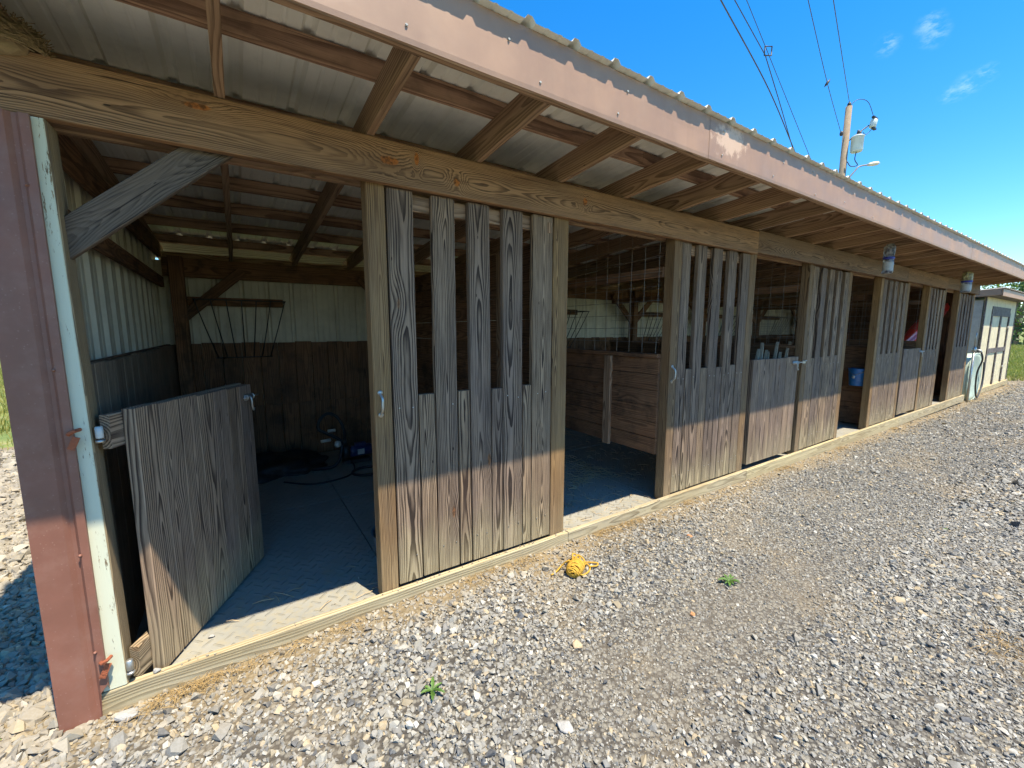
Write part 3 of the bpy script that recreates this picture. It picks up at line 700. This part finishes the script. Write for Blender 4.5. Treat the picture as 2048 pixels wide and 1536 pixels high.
# ------------------------------------------------------------------ things in and on the stable
# wall hay racks
def hay_rack(xc, lab, w_=.82):
    t_ = thing('hay_rack', lab, 'hay rack', (xc, YB-.1, 1.8), 'hay racks on the back wall')
    board('backing_board', (xc-w_/2-.08, YB-.04, 1.795), (xc+w_/2-.0, YB-.04, 1.795), (0, 0, 1), .09, .034, 'inwood', t_)
    bm = bmesh.new(); addtube(bm, [(xc-w_/2, YB-.06, 1.80), (xc-w_/2, YB-.35, 1.80), (xc+w_/2, YB-.35, 1.80), (xc+w_/2, YB-.06, 1.80)], .007, 6)
    bmobj('top_bar', bm, 'blackmetal', t_)
    tube('bottom_bar', [(xc-w_*.33, YB-.06, 1.19), (xc+w_*.33, YB-.06, 1.19)], .007, 'blackmetal', t_, 6)
    for k in range(7):
        f = k/6-.5; tube('bar', [(xc+f*w_*.98, YB-.35, 1.80), (xc+f*w_*.80, YB-.22, 1.5), (xc+f*w_*.60, YB-.06, 1.19)], .006, 'blackmetal', t_, 6)
for xc, lab in ((.07, 'fan-shaped dark steel hay rack on the back wall of the nearest stall'),
                (4.62, 'hay rack seen past the second open doorway, left of the braced back post'),
                (6.98, 'hay rack right of the braced back post, seen through the wire mesh'),
                (9.55, 'hay rack framed in the window above the third half door'),
                (11.9, 'farthest hay rack, on the back wall near the right end')):
    hay_rack(xc, lab)
# water pump with hoses
pu = thing('water_pump', 'dark blue electric water pump lying on the mats by the back boards', 'pump', (1.1, 2.75, -.05))
bm = bmesh.new(); lathe(bm, [(.02, -.13), (.06, -.125), (.066, -.10), (.066, .10), (.058, .13), (.02, .135)], (1.13, 2.75, .09), (1, .1, 0), 18); bmobj('motor', bm, 'bluemetal', pu, smooth=True)
bm = bmesh.new(); lathe(bm, [(.02, -.04), (.075, -.035), (.085, 0), (.075, .035), (.03, .05)], (.955, 2.74, .10), (1, .1, 0), 18); addtube(bm, [(.955, 2.74, .16), (.955, 2.74, .24)], .025, 10); bmobj('pump_housing', bm, 'blackmetal', pu, smooth=True)
bm = bmesh.new(); addbox(bm, (1.08, 2.75, -.02), (.30, .13, .035)); bmobj('pump_base', bm, 'blackmetal', pu)
bm = bmesh.new(); addbox(bm, (1.12, 2.679, .09), (.075, .006, .06)); bmobj('rating_plate', bm, 'label', pu)
bm = bmesh.new(); addbox(bm, (1.13, 2.75, .165), (.12, .08, .03)); bmobj('terminal_box', bm, 'bluemetal', pu)
for (a, b_) in (((.70, 2.68, .27), (.80, 2.70, .27)), ((.78, 2.72, .37), (.86, 2.72, .37))):
    tube('pipe_fitting', [a, b_], .017, 'white', pu, 12)
latheobj('filter_bowl', [(.015, 0), (.03, .01), (.036, .03), (.03, .06), (.015, .07)], (.87, 2.68, .18), 'white', pu)
hs = smoothpts([(.955, 2.74, .23), (.95, 2.72, .36), (.90, 2.75, .50), (.80, 2.76, .56), (.71, 2.75, .50), (.69, 2.74, .40), (.76, 2.72, .35), (.90, 2.70, .25), (.9, 2.66, .12), (.82, 2.6, .0), (.66, 2.66, -.03), (.5, 2.75, -.03)], 6)
tube('suction_hose', hs, .017, 'rubber', pu, 8)
tag(tube('power_cord', smoothpts([(1.0, 2.68, .02), (1.0, 2.5, -.035), (.9, 2.3, -.04), (.7, 2.22, -.04), (.5, 2.25, -.04), (.3, 2.45, -.04)], 6), .009, 'rubber'), 'black cord looping over the mats below the pump', 'cord')
cp = [(1.10+.16*math.cos(a), 2.32+.14*math.sin(a), -.033) for a in np.linspace(0, 6.283, 33)[:-1]]
tag(tube('hose_ring', cp, .014, 'rubber', None, 8, closed=True), 'single black hose loop lying on the mat right of the pump cord', 'hose')
# black sheeting pile
bm = bmesh.new(); bmesh.ops.create_icosphere(bm, subdivisions=4, radius=1)
for v_ in bm.verts:
    n_ = mnoise.noise(v_.co*2.2)*.35+mnoise.noise(v_.co*6)*.13; c_ = v_.co*(1+n_); v_.co = Vector((.22+c_.x*.52, 2.95+c_.y*.36, max(-.05, -.04+c_.z*.17)))
tag(bmobj('black_sheeting', bm, 'blackplastic', smooth=True), 'crumpled black plastic sheeting in a heap behind the open half door', 'sheeting')
latheobj_ = latheobj('feed_pan', [(.11, 0), (.135, .05), (.155, .20), (.165, .21), (.15, .20), (.125, .03)], (.815, .44, -.05), 'slatebucket', n=24, cap=False)
tag(latheobj_, 'slate blue feed pan half hidden behind the first slatted panel', 'feed pan')
# hung blue bucket
bk = thing('bucket', 'blue plastic bucket hung on the low boards in the fourth doorway', 'bucket', (8.15, .25, .62))
latheobj('bucket_body', [(.098, 0), (.105, .01), (.128, .26), (.136, .27), (.126, .265), (.10, .02)], (8.15, .25, .62), 'bluebucket', bk, n=24)
tube('handle', smoothpts([(8.15, .12, .88), (8.04, .16, .84), (8.00, .25, .80), (8.04, .34, .84), (8.15, .38, .88)], 4), .004, 'wire', bk)
latheobj('sticker', [(.026, 0), (.026, .0015)], (8.035, .27, .76), 'label', bk, axis=(-1, 0, -.1), n=10)
# long red plastic hull stored slanting
rd = thing('kayak', 'bright red plastic kayak stored slanting behind the far stall fronts', 'kayak', (12.7, .55, 1.6))
bm = bmesh.new(); A, B = Vector((11.15, .5, 1.20)), Vector((14.2, .5, 2.12)); X_ = (B-A); Ln = X_.length; X_.normalize(); nseg = 22; rings = []
for i in range(nseg+1):
    f = i/nseg; wd = .17*math.sin(math.pi*min(1, max(.0, f*.94+.06)))**.55+.005; c_ = A+X_*Ln*f
    rings.append([bm.verts.new(c_ + Vector((-X_.z, 0, X_.x))*wd*math.cos(a)*1.0 + Vector((0, 1, 0))*wd*.8*math.sin(a)*(1-.12*math.cos(a*6))) for a in np.linspace(0, 2*math.pi, 29)[:-1]])
for r0, r1 in zip(rings[:-1], rings[1:]):
    for k in range(28): bm.faces.new((r0[k], r0[(k+1) % 28], r1[(k+1) % 28], r1[k]))
bm.faces.new(rings[0]); bm.faces.new(rings[-1])
bmobj('hull', bm, 'red', rd)
latheobj('bow_cap', [(.03, 0), (.05, .03), (.045, .10), (.02, .12)], A+Vector((-.07, -.02, -.03)), 'white', rd, axis=tuple(X_))
for f in (.3, .6): c_ = A+X_*Ln*f; tube('strap', [c_+Vector((-.06, -.135, .12)), c_+Vector((-.02, -.15, 0)), c_+Vector((.0, -.13, -.12))], .01, 'blackmetal', rd, 6)
# pointed stakes behind the third half door
for i in range(15):
    x = 4.96+i*.079+random.uniform(-.02, .02); h = random.uniform(1.22, 1.37); ln = random.uniform(-.09, .09)
    yy = .24+random.uniform(-.03, .12)
    o_ = board('stake', (x-ln, yy+.1, -.04), (x, yy, h), (1, .3, 0), random.uniform(.06, .09), .03, 'stake', None, point=.13)
    tag(o_, 'pale pointed wooden stake behind the closed half door, %s from the left of the bunch' % ['first','second','third','fourth','fifth','sixth','seventh','eighth','ninth','tenth','eleventh','twelfth','thirteenth','fourteenth','last'][i], 'stake', 'pointed stakes bunched behind the half door')
# bird nest on the header
bm = bmesh.new()
for i in range(1100):
    a = random.uniform(0, 6.28); e = random.uniform(-.1, 1.5); c_ = Vector((-.60+.105*math.cos(a)*math.cos(e), -.0+.075*math.sin(a)*math.cos(e), 2.452+.075*math.sin(e)))
    d_ = Vector((-math.sin(a), math.cos(a), random.uniform(-.35, .35))).normalized()*random.uniform(.03, .07)
    d_.x *= 1.4
    addtube(bm, [c_-d_, c_+Vector((0, 0, .004)), c_+d_*.8], .0016, 3, cap=False)
bmesh.ops.create_icosphere(bm, subdivisions=2, radius=1, matrix=Matrix.Translation((-.60, 0, 2.455)) @ Matrix.Diagonal((.08, .05, .04, 1)))
tag(bmobj('bird_nest', bm, 'nest'), 'shaggy bird nest of dry grass on top of the header beam at the left', 'nest')
# hanging fly traps
def trap(x, y, z0, lab, bag, r):
    t_ = thing('fly_trap', lab, 'fly trap', (x, y, z0), 'fly traps hanging from the rafters')
    latheobj('jar', [(r*.8, 0), (r*.98, .01), (r, .03), (r*.96, .16), (r*.9, .17)], (x, y, z0), 'clear', t_, n=18)
    latheobj('label_wrap', [(r*1.02, .035), (r*1.0, .13)], (x, y, z0), 'label', t_, n=18, cap=False)
    latheobj('ring', [(r*.95, .165), (r*1.08, .168), (r*1.08, .192), (r*.95, .195)], (x, y, z0), 'bluering', t_, n=18)
    bm = bmesh.new(); lathe(bm, [(r*.95, .19), (r*1.05, .25), (r*.98, .31), (r*.55, .345)], (x, y, z0), n=16, cap=False)
    for v_ in bm.verts: v_.co += Vector((random.uniform(-.008, .008), random.uniform(-.008, .008), 0))
    bmobj('bag', bm, bag, t_)
    tube('hanging_wire', [(x, y, z0+.33), (x, y, zb(y)+.02)], .003, 'wire', t_, 6)
trap(6.58, -.40, 2.16, 'hanging fly trap jar with smoky clear top, the nearer of two', 'clear', .052)
trap(10.42, -.40, 2.12, 'hanging fly trap jar with yellowed top, the farther of two', 'bag', .066)

# ------------------------------------------------------------------ things on the gravel
def at(x, y, dz=0): return Vector((x, y, gz(x, y)+dz))
# coiled yellow rope: a wound skein with loose loops
rp = thing('rope', 'hank of bright yellow rope wound up and dropped on the gravel', 'rope', tuple(at(1.75, -.32)))
c0 = at(1.735, -.335, .042); P_ = []
for i in range(900):
    a = i/900*2*math.pi*34; pr = i/900*2*math.pi*2.3
    n_ = Vector((.82+.25*math.cos(pr), .45+.25*math.sin(pr), .28*math.sin(pr*1.7))).normalized(); s1 = n_.cross(Vector((0, 0, 1))).normalized(); s2 = s1.cross(n_)
    off_ = .042*math.sin(i/900*2*math.pi*3.1); rr_ = math.sqrt(max(.0004, .0475**2-off_**2*.9))
    q_ = n_*off_*1.35+(s1*math.cos(a)+s2*math.sin(a))*rr_; P_.append(c0+Vector((q_.x*1.1, q_.y, q_.z*.9+.003)))
tube('wound_coil', P_, .0052, 'rope', rp, 6)
for k, pts_ in enumerate(([(0, .02, .03), (.06, .05, .05), (.10, .05, .03), (.13, .01, .01), (.10, -.03, .008), (.04, -.05, .008), (0, -.045, .02), (-.02, -.02, .06)],
        [(0.02, .03, .06), (.07, .09, .05), (.10, .10, .03), (.06, .12, .02), (.01, .09, .03), (.02, .04, .07)],
        [(.04, .0, .07), (.09, .02, .04), (.16, .03, .012), (.20, -.0, .008), (.17, -.02, .008), (.11, -.01, .02)],
        [(0, 0, .07), (-.02, .05, .07), (-.05, .08, .03), (-.10, .07, .012), (-.15, .06, .010)],
        [(.05, .07, .02), (.09, .08, .06), (.12, .06, .04), (.11, .02, .02), (.06, .01, .05), (.03, .04, .075)],
        [(.03, .06, .06), (.07, .10, .07), (.12, .09, .03), (.09, .05, .02), (.05, .06, .07)])):
    tube('loose_loop', smoothpts([c0+Vector(q)+Vector((.0, 0, -.038)) for q in pts_], 6), .0055, 'rope', rp, 6)
# weeds
def weed(x, y, r, n, lab):
    bm = bmesh.new(); c_ = at(x, y, .01)
    for i in range(n):
        a = i*2.4+random.uniform(-.3, .3); L = r*random.uniform(.6, 1.05); wd = L*.16; up = random.uniform(.15, .7)
        d_ = Vector((math.cos(a), math.sin(a), 0)); s_ = Vector((-d_.y, d_.x, 0)); prev = None
        for k in range(9):
            f = k/8; h = up*L*math.sin(f*2.2)*.55; wd_ = wd*math.sin(math.pi*(f*.92+.04))**.6*(1 if k % 2 else .5)
            q = c_+d_*L*f+Vector((0, 0, h)); cur = (bm.verts.new(q-s_*wd_+Vector((0, 0, wd_*.4))), bm.verts.new(q), bm.verts.new(q+s_*wd_+Vector((0, 0, wd_*.4))))
            if prev: bm.faces.new((prev[0], prev[1], cur[1], cur[0])); bm.faces.new((prev[1], prev[2], cur[2], cur[1]))
            prev = cur
    return tag(bmobj('weed', bm, 'weed'), lab, 'weed', 'weeds growing in the gravel')
weed(.604, -.675, .062, 12, 'green weed in the gravel near the bottom edge, below the first doorway')
weed(2.50, -.926, .068, 15, 'jagged green weed rosette out in the lane to the right of the rope')
weed(-.93, .08, .06, 8, 'small weed tuft in the gravel left of the red corner trim')
weed(4.71, -1.47, .03, 6, 'tiny green sprout far out in the gravel lane at the right')
# single stones that stand out
def rock(x, y, r, mt, lab, seed):
    rs = random.Random(seed); bm = bmesh.new()
    for k in range(18):
        v_ = Vector((rs.gauss(0, 1), rs.gauss(0, 1), rs.gauss(0, 1))).normalized()*rs.uniform(.85, 1.1); bm.verts.new((v_.x*1.2, v_.y*.9, v_.z*.6))
    bmesh.ops.convex_hull(bm, input=bm.verts)
    for v_ in [v_ for v_ in bm.verts if not v_.link_faces]: bm.verts.remove(v_)
    bmesh.ops.bevel(bm, geom=list(bm.edges), offset=.08, segments=1, affect='EDGES')
    return tag(bmobj('stone', bm, mt, None, Matrix.Translation(at(x, y, r*.35)) @ Matrix.Rotation(seed, 4, 'Z') @ Matrix.Scale(r, 4)), lab, 'stone')
M['tanstone'] = painted('tan_stone', (.42, .32, .19), .85, .3, scale=30, bump=.5); M['palestone'] = painted('pale_stone', (.33, .32, .29), .85, .3, scale=30, bump=.5)
M['orangestone'] = painted('orange_stone', (.50, .22, .08), .85, .3, scale=30, bump=.5)
rock(1.322, -.814, .030, 'tanstone', 'cream and tan stone in the gravel between the rope and the bottom edge', 1)
rock(.983, -1.115, .032, 'palestone', 'large round pale grey stone at the bottom edge of the picture', 2)
rock(1.655, -1.359, .016, 'palestone', 'small round white stone in the packed fine gravel', 3)
rock(-.40, .026, .016, 'palestone', 'white pebble sitting on the sill board at the open half door', 4).location.z += 0
bpy.data.objects['stone.003'].matrix_basis = Matrix.Translation((-.40, .022, .008)) @ Matrix.Scale(.016, 4)
rock(-.214, .20, .013, 'palestone', 'white pebble on the rubber mat just inside the first doorway', 5).matrix_basis = Matrix.Translation((-.214, .22, -.042)) @ Matrix.Scale(.014, 4)
rock(-.49, -.065, .040, 'palestone', 'flat pale stone against the sill beside the corner trim', 6)
rock(2.033, -.981, .018, 'orangestone', 'rust orange stone in the lane below the larger weed', 7)
rock(2.83, -.43, .020, 'orangestone', 'rust orange stone close to the sill right of the rope', 8)
# dry grass and straw
def strawmesh(name, regions, mat, lab, r=.0008, L=(.03, .09), ztop=None):
    bm = bmesh.new()
    for (x0, x1, y0, y1, n) in regions:
        for i in range(n):
            x, y = random.uniform(x0, x1), random.uniform(y0, y1); a = random.uniform(0, 6.28); l = random.uniform(*L)
            c_ = Vector((x, y, (gz(x, y)+.012) if ztop is None else ztop+random.uniform(0, .015)))
            d_ = Vector((math.cos(a), math.sin(a), random.uniform(-.05, .45)))*l
            addtube(bm, [c_-d_*.5+Vector((0, 0, .01)), c_+Vector((random.uniform(-.005, .005), 0, .012)), c_+d_*.5], r, 3, cap=False)
    o_ = struct(bmobj(name, bm, mat), 'stuff'); o_['label'] = lab; return o_
reg = [(random.uniform(-.5, 13), 0, 0, 0, 0)]
reg = []
for (xc, n) in ((-.30, 90), (-.22, 60), (.05, 50), (.35, 30), (1.2, 50), (1.5, 60), (2.3, 90), (2.6, 90), (3.4, 60), (5.2, 60), (6.8, 50), (9, 60)):
    reg.append((xc-.12, xc+.14, -.09, -.02, n))
reg += [(2.1, 2.9, -.5, -.1, 120), (3.0, 3.3, -2.2, -1.9, 160), (14.3, 16, -.6, .1, 260), (-.55, -.1, -.12, -.03, 60), (-8, -3, 4.5, 8, 500)]
strawmesh('dry_grass', reg, 'straw', 'dry straw and dead grass along the sill and in patches')
strawmesh('bedding_straw', [(2.1, 3.3, .7, 3.2, 1700), (-.4, .6, .06, .5, 14), (1.95, 3.1, .05, .5, 40), (3.2, 5.4, .3, 3.2, 500), (1.95, 3.1, .35, 1.0, 60)], 'darkstraw', 'trampled straw bedding on the stall floor', .0022, (.04, .12), -.05)
# grass fields
def grassfield(name, boxes, lab):
    vs, fs = [], []
    for (x0, x1, y0, y1, n, h0) in boxes:
        for i in range(n):
            x, y = random.uniform(x0, x1), random.uniform(y0, y1); a = random.uniform(0, 6.28); h = h0*random.uniform(.5, 1.2); wd = h*.06+.003
            z = gz(x, y)-.02; dx, dy = math.cos(a), math.sin(a); lx_, ly_ = random.uniform(-.4, .4)*h, random.uniform(-.4, .4)*h; k = len(vs)
            vs += [(x-dx*wd, y-dy*wd, z), (x+dx*wd, y+dy*wd, z), (x+lx_*.4+dx*wd*.7, y+ly_*.4+dy*wd*.7, z+h*.6), (x+lx_*.4-dx*wd*.7, y+ly_*.4-dy*wd*.7, z+h*.6), (x+lx_, y+ly_, z+h)]
            fs += [(k, k+1, k+2, k+3), (k+3, k+2, k+4)]
    me = bpy.data.meshes.new(name); me.from_pydata(vs, [], fs); o_ = struct(link(name, me, None, None, 'grass'), 'stuff'); o_['label'] = lab; return o_
grassfield('grass', [(-14, -2, 7.5, 20, 26000, .14), (-3.5, -1.6, 5.2, 8, 700, .08), (22, 34, -6, 9, 34000, .16), (34, 70, -8, 18, 40000, .3), (15, 23, .6, 5, 3000, .12), (-30, -5, 20, 50, 16000, .4)], 'sunlit green and straw-coloured grass beyond the gravel')

# ------------------------------------------------------------------ garden shed beyond the stable
SX0, SX1, SY, SG = 15.85, 20.1, .18, -.20
sh = thing('shed', 'cream panelled garden shed with dark trimmed double door beyond the stable', 'shed', (SX0, SY, SG))
bm = bmesh.new()
addbox(bm, ((SX0+SX1)/2, SY+1.25, SG+1.28), (SX1-SX0-.06, 2.44, 2.3)); bmobj('side_wall', bm, 'shedside', sh)
x = SX0+.03; k = 0
while x < SX1-.1:
    if not (16.72 < x+.1 < 19.2): board('siding_board', (x+.1, SY, SG+.15), (x+.1, SY, 2.32), (1, 0, 0), .196, .03, 'cream', sh)
    else: board('siding_board', (x+.1, SY, 2.02), (x+.1, SY, 2.32), (1, 0, 0), .196, .03, 'cream', sh)
    x += .2
dr = board('double_door', (16.72, SY+.012, .93), (19.22, SY+.012, .93), (0, 0, 1), 2.1, .03, 'cream', sh)
for x in (16.76, 17.99, 19.18): board('door_trim', (x, SY-.018, -.12), (x, SY-.018, 1.97), (1, 0, 0), .12, .03, 'darktrim', dr)
for z in (1.92, .92): board('door_trim', (16.83, SY-.016, z), (19.11, SY-.016, z), (0, 0, 1), .13, .026, 'darktrim', dr)
board('transom', (16.72, SY-.012, 2.04), (19.22, SY-.012, 2.04), (0, 0, 1), .13, .03, 'darktrim', sh)
for x in (SX0+.02, SX1-.03): board('corner_board', (x, SY-.012, SG+.1), (x, SY-.012, 2.34), (1, 0, 0), .07, .03, 'darktrim', sh)
board('skid', (SX0-.02, SY-.02, SG+.07), (SX1, SY-.02, SG+.07), (0, 0, 1), .14, .09, 'sill', sh)
for z in (1.55, .4): latheobj('door_hinge', [(.03, 0), (.03, .02)], (19.05, SY-.03, z), 'zinc', dr, axis=(0, -1, 0), n=8)
board('eave_board', (SX0-.1, -.10, 2.40), (SX1+.3, -.10, 2.40), (0, 0, 1), .17, .03, 'fascia', sh)
board('soffit', (SX0-.1, .04, 2.335), (SX1+.3, .04, 2.335), (0, 1, 0), .28, .02, 'darktrim', sh)
board('gable_board', (SX0-.12, -.08, 2.42), (SX0-.12, 2.9, 2.2), (0, 0, 1), .17, .03, 'fascia', sh)
srm = sheetmesh(rib_profile(18, .25, .02), 3.2, 1); srm.materials.append(M['rooftop'])
link('roof_sheet', srm, Matrix.Translation((SX0-.12, -.15, 2.50)) @ Matrix.Rotation(-.07, 4, 'X'), sh)

# poly tank with hydrant and hose
tk = thing('poly_tank', 'pale green poly stock tank standing on edge beside the stable end', 'tank', (14.8, .2, -.2))
bm = bmesh.new(); ring = []
def sup(r1, r2, n=28, p=2.6):
    return [(math.copysign(abs(math.cos(a))**(2/p), math.cos(a))*r1, math.copysign(abs(math.sin(a))**(2/p), math.sin(a))*r2) for a in np.linspace(0, 2*math.pi, n+1)[:-1]]
for (yy, f) in ((.02, .86), (.0, .95), (.03, 1), (.30, .96), (.42, .90), (.46, .8)):
    ring.append([bm.verts.new((14.80+a*.66*f, .02+yy, .36+b_*.57*f)) for a, b_ in sup(1, 1)])
for r0, r1 in zip(ring[:-1], ring[1:]):
    for k in range(28): bm.faces.new((r0[k], r0[(k+1) % 28], r1[(k+1) % 28], r1[k]))
bm.faces.new(ring[0]); bm.faces.new(ring[-1]); bmobj('tank_body', bm, 'palegreen', tk, smooth=True)
tube('tank_rim', [(14.80+a*.652, .03, .36+b_*.565) for a, b_ in sup(1, 1)], .018, 'palegreen', tk, 6, closed=True)
hy = thing('yard_hydrant', 'slim yard water hydrant with lever beside the pale green tank', 'hydrant', (14.12, -.02, -.19))
tube('standpipe', [(14.12, -.02, -.2), (14.12, -.02, 1.0)], .022, 'zinc', hy)
bm = bmesh.new(); lathe(bm, [(.03, 0), (.04, .03), (.04, .09), (.02, .12)], (14.12, -.02, .98), n=12); addtube(bm, [(14.12, -.02, 1.04), (14.12, -.12, 1.02), (14.12, -.14, .97)], .02, 8); bmobj('hydrant_head', bm, 'zinc', hy, smooth=True)
tube('lever', [(14.12, -.02, 1.10), (14.10, -.02, 1.30), (14.08, -.03, 1.42)], .012, 'zinc', hy)
tag(tube('garden_hose', smoothpts([(14.12, -.14, .97), (14.18, -.16, .8), (14.36, -.08, .5), (14.55, -.06, .1), (14.75, -.06, -.1), (15.0, -.05, -.12), (15.3, -.04, .1), (15.4, -.03, .4), (15.3, -.03, .7)], 6), .016, 'rubber'), 'black hose hanging from the hydrant across the tank', 'hose')

# ------------------------------------------------------------------ utility pole, wires, trees
UP = Vector((17.55, 4.15, -.3))
up_ = thing('utility_pole', 'wooden utility pole with a grey transformer and two lamps behind the roof', 'utility pole', tuple(UP))
bm = bmesh.new(); addtube(bm, [UP, UP+Vector((.1, .03, 5)), Vector((17.72, 4.19, 8.9))], [.125, .11, .092], 14); bmobj('pole', bm, 'polewood', up_, smooth=True)
tc = Vector((17.72, 4.02, 7.42)); q = Vector((-.12, -.28, 0))
latheobj('transformer', [(.02, -.02), (.155, 0), (.175, .04), (.175, .44), (.19, .45), (.19, .48), (.13, .52), (.02, .53)], (17.90, 3.92, 7.42), 'transformer', up_, n=20)
for dx in (-.07, .10): latheobj('bushing', [(.03, 0), (.05, .03), (.03, .06), (.05, .09), (.03, .12), (.04, .16)], (17.92+dx, 3.9, 7.92), 'blackmetal', up_, n=10)
tube('lamp_arm', smoothpts([(17.55, 4.1, 6.35), (17.85, 3.9, 6.78), (18.0, 3.82, 6.95), (18.35, 3.6, 7.02)], 4), .022, 'wire', up_)
bm = bmesh.new(); lathe(bm, [(.03, 0), (.05, .05), (.07, .2), (.06, .34), (.02, .4)], (18.22, 3.68, 7.0), (.8, -.55, .16), 12); bmobj('street_lamp', bm, 'lamp', up_, smooth=True)
tube('lamp_arm', smoothpts([(17.7, 4.15, 7.75), (18.0, 3.95, 8.05), (18.3, 3.78, 8.30)], 4), .02, 'blackmetal', up_)
bm = bmesh.new(); lathe(bm, [(.08, -.13), (.10, -.11), (.10, .11), (.08, .13)], (18.42, 3.7, 8.36), (.15, -.1, 1), 10); bmobj('fuse_cutout', bm, 'transformer', up_, smooth=True)
bm = bmesh.new(); addbox(bm, (18.45, 3.68, 8.53), (.34, .08, .05)); addbox(bm, (18.45, 3.68, 8.20), (.22, .08, .05)); bmobj('cutout_bracket', bm, 'blackmetal', up_)
tube('jumper_wire', smoothpts([(17.72, 4.19, 8.88), (17.95, 4.05, 9.12), (18.25, 3.85, 9.05), (18.4, 3.7, 8.55)], 5), .009, 'blackmetal', up_)
tube('jumper_wire', smoothpts([(18.4, 3.7, 8.2), (18.2, 3.8, 8.0), (18.05, 3.84, 8.05)], 5), .009, 'blackmetal', up_)
tube('service_loop', smoothpts([(17.85, 3.9, 7.42), (17.78, 3.9, 7.15), (17.9, 3.85, 6.98), (17.72, 3.98, 6.95), (17.62, 4.05, 7.1)], 5), .014, 'blackmetal', up_)
latheobj('insulator', [(.03, 0), (.05, .04), (.05, .1), (.03, .14)], (17.44, 4.23, 7.93), 'blackmetal', up_, n=10); latheobj('pin_insulator', [(.03, 0), (.06, .05), (.05, .12), (.02, .16)], (17.725, 4.19, 8.88), 'blackmetal', up_, n=10)
def wire(pts_, r, lab, ext=.6):
    P_ = [Vector(q_) for q_ in pts_]; P_ = ([P_[0]+(P_[0]-P_[1])*ext] if ext else []) + P_
    return tag(tube('overhead_wire', smoothpts(P_, 8), r, 'blackmetal', None, 5), lab, 'wire', 'overhead wires')
wire([(9.25, 3.66, 8.53), (12.7, 4.28, 8.02), (16.1, 5.01, 7.37), (22, 6.3, 6.2)], .0145, 'thick black overhead cable, leftmost of the wires crossing the sky')
wire([(10.55, 4.135, 9.32), (12.40, 4.29, 8.79)], .011, 'overhead wire running down from the top edge to the spacer, beside the thick cable')
wire([(12.40, 4.29, 8.79), (14.2, 4.67, 8.17), (16.04, 5.08, 7.54), (22, 6.4, 5.5)], .012, 'overhead wire from the spacer down to the roof edge near the thick cable', 0)
wire([(10.79, 3.98, 9.32), (12.42, 4.30, 8.99), (16.53, 4.69, 7.12), (24, 5.4, 3.7)], .008, 'thin overhead wire that passes through the spacer and drops behind the roof')
wire([(10.82, 2.63, 8.533), (14.1, 3.44, 8.22), (17.44, 4.235, 8.0)], .008, 'thin overhead wire ending at the insulator beside the transformer, with a small clip on it')
wire([(11.27, 2.33, 8.533), (14.5, 3.25, 8.72), (17.727, 4.19, 9.02)], .009, 'rightmost overhead wire, ending at the very top of the pole')
spc = thing('wire_spacer', 'small rectangular spacer frame between two overhead wires', 'wire spacer', (12.4, 4.3, 8.8))
tube('spacer_frame', [(12.37, 4.30, 8.78), (12.40, 4.31, 9.02), (12.58, 4.22, 9.03), (12.57, 4.22, 8.80)], .018, 'blackmetal', spc, 6, closed=True)
spb = thing('wire_clip', 'small dark bird-shaped clip on the thin wire left of the pole', 'wire clip', (14.1, 3.44, 8.22))
bm = bmesh.new(); lathe(bm, [(.005, -.13), (.03, -.05), (.035, .03), (.005, .13)], (14.1, 3.44, 8.22), (.5, -.3, .8), 8); bmobj('clip_body', bm, 'blackmetal', spb, smooth=True)
# trees: trunk, limbs, leaf clumps
def tree(x, y, h, r, lab, seed, n=5200):
    rs = random.Random(seed); z0 = gz(x, y)-.2
    t_ = thing('tree', lab, 'tree', (x, y, z0), 'trees beyond the field')
    bm = bmesh.new(); addtube(bm, [(x, y, z0), (x+.1, y, z0+h*.3), (x, y+.1, z0+h*.7)], [r*.09, r*.06, r*.02], 8)
    cl_ = []
    for k in range(22):
        a = rs.uniform(0, 6.28); e = rs.uniform(.0, 1.0); c_ = Vector((x+math.cos(a)*r*.75*math.sqrt(1-e*e*.8), y+math.sin(a)*r*.62*math.sqrt(1-e*e*.8), z0+h*(.12+.74*e)))
        cl_.append((c_, r*rs.uniform(.28, .5))); addtube(bm, [(x, y, z0+h*.3*rs.uniform(.6, 1.2)), c_], [r*.035, r*.01], 5)
    bmobj('trunk', bm, 'polewood', t_)
    vs, fs = [], []
    for k in range(n):
        c_, rr_ = cl_[rs.randrange(len(cl_))]; d_ = Vector((rs.gauss(0, 1), rs.gauss(0, 1), rs.gauss(0, .8))).normalized()*rr_*rs.uniform(.6, 1.1); p_ = c_+d_
        u_ = Vector((rs.gauss(0, 1), rs.gauss(0, 1), rs.gauss(0, 1))).normalized(); v_ = u_.orthogonal().normalized(); s_ = r*rs.uniform(.025, .05); i_ = len(vs)
        vs += [p_+u_*s_, p_+v_*s_*.6, p_-u_*s_, p_-v_*s_*.6]; fs.append((i_, i_+1, i_+2, i_+3))
    me = bpy.data.meshes.new('crown'); me.from_pydata([tuple(q_) for q_ in vs], [], fs); link('crown', me, None, t_, 'tree')
tree(75, 6.5, 8.5, 4.6, 'leafy green tree at the right edge beyond the shed', 3)
tree(90, -4, 9, 5, 'green tree beyond the grass, right of the shed tree', 4)
tree(84, 16, 9, 6, 'broad green tree behind the shed roof', 5)
tree(-9, 46, 8, 4.5, 'green tree far beyond the left side of the stable', 6)
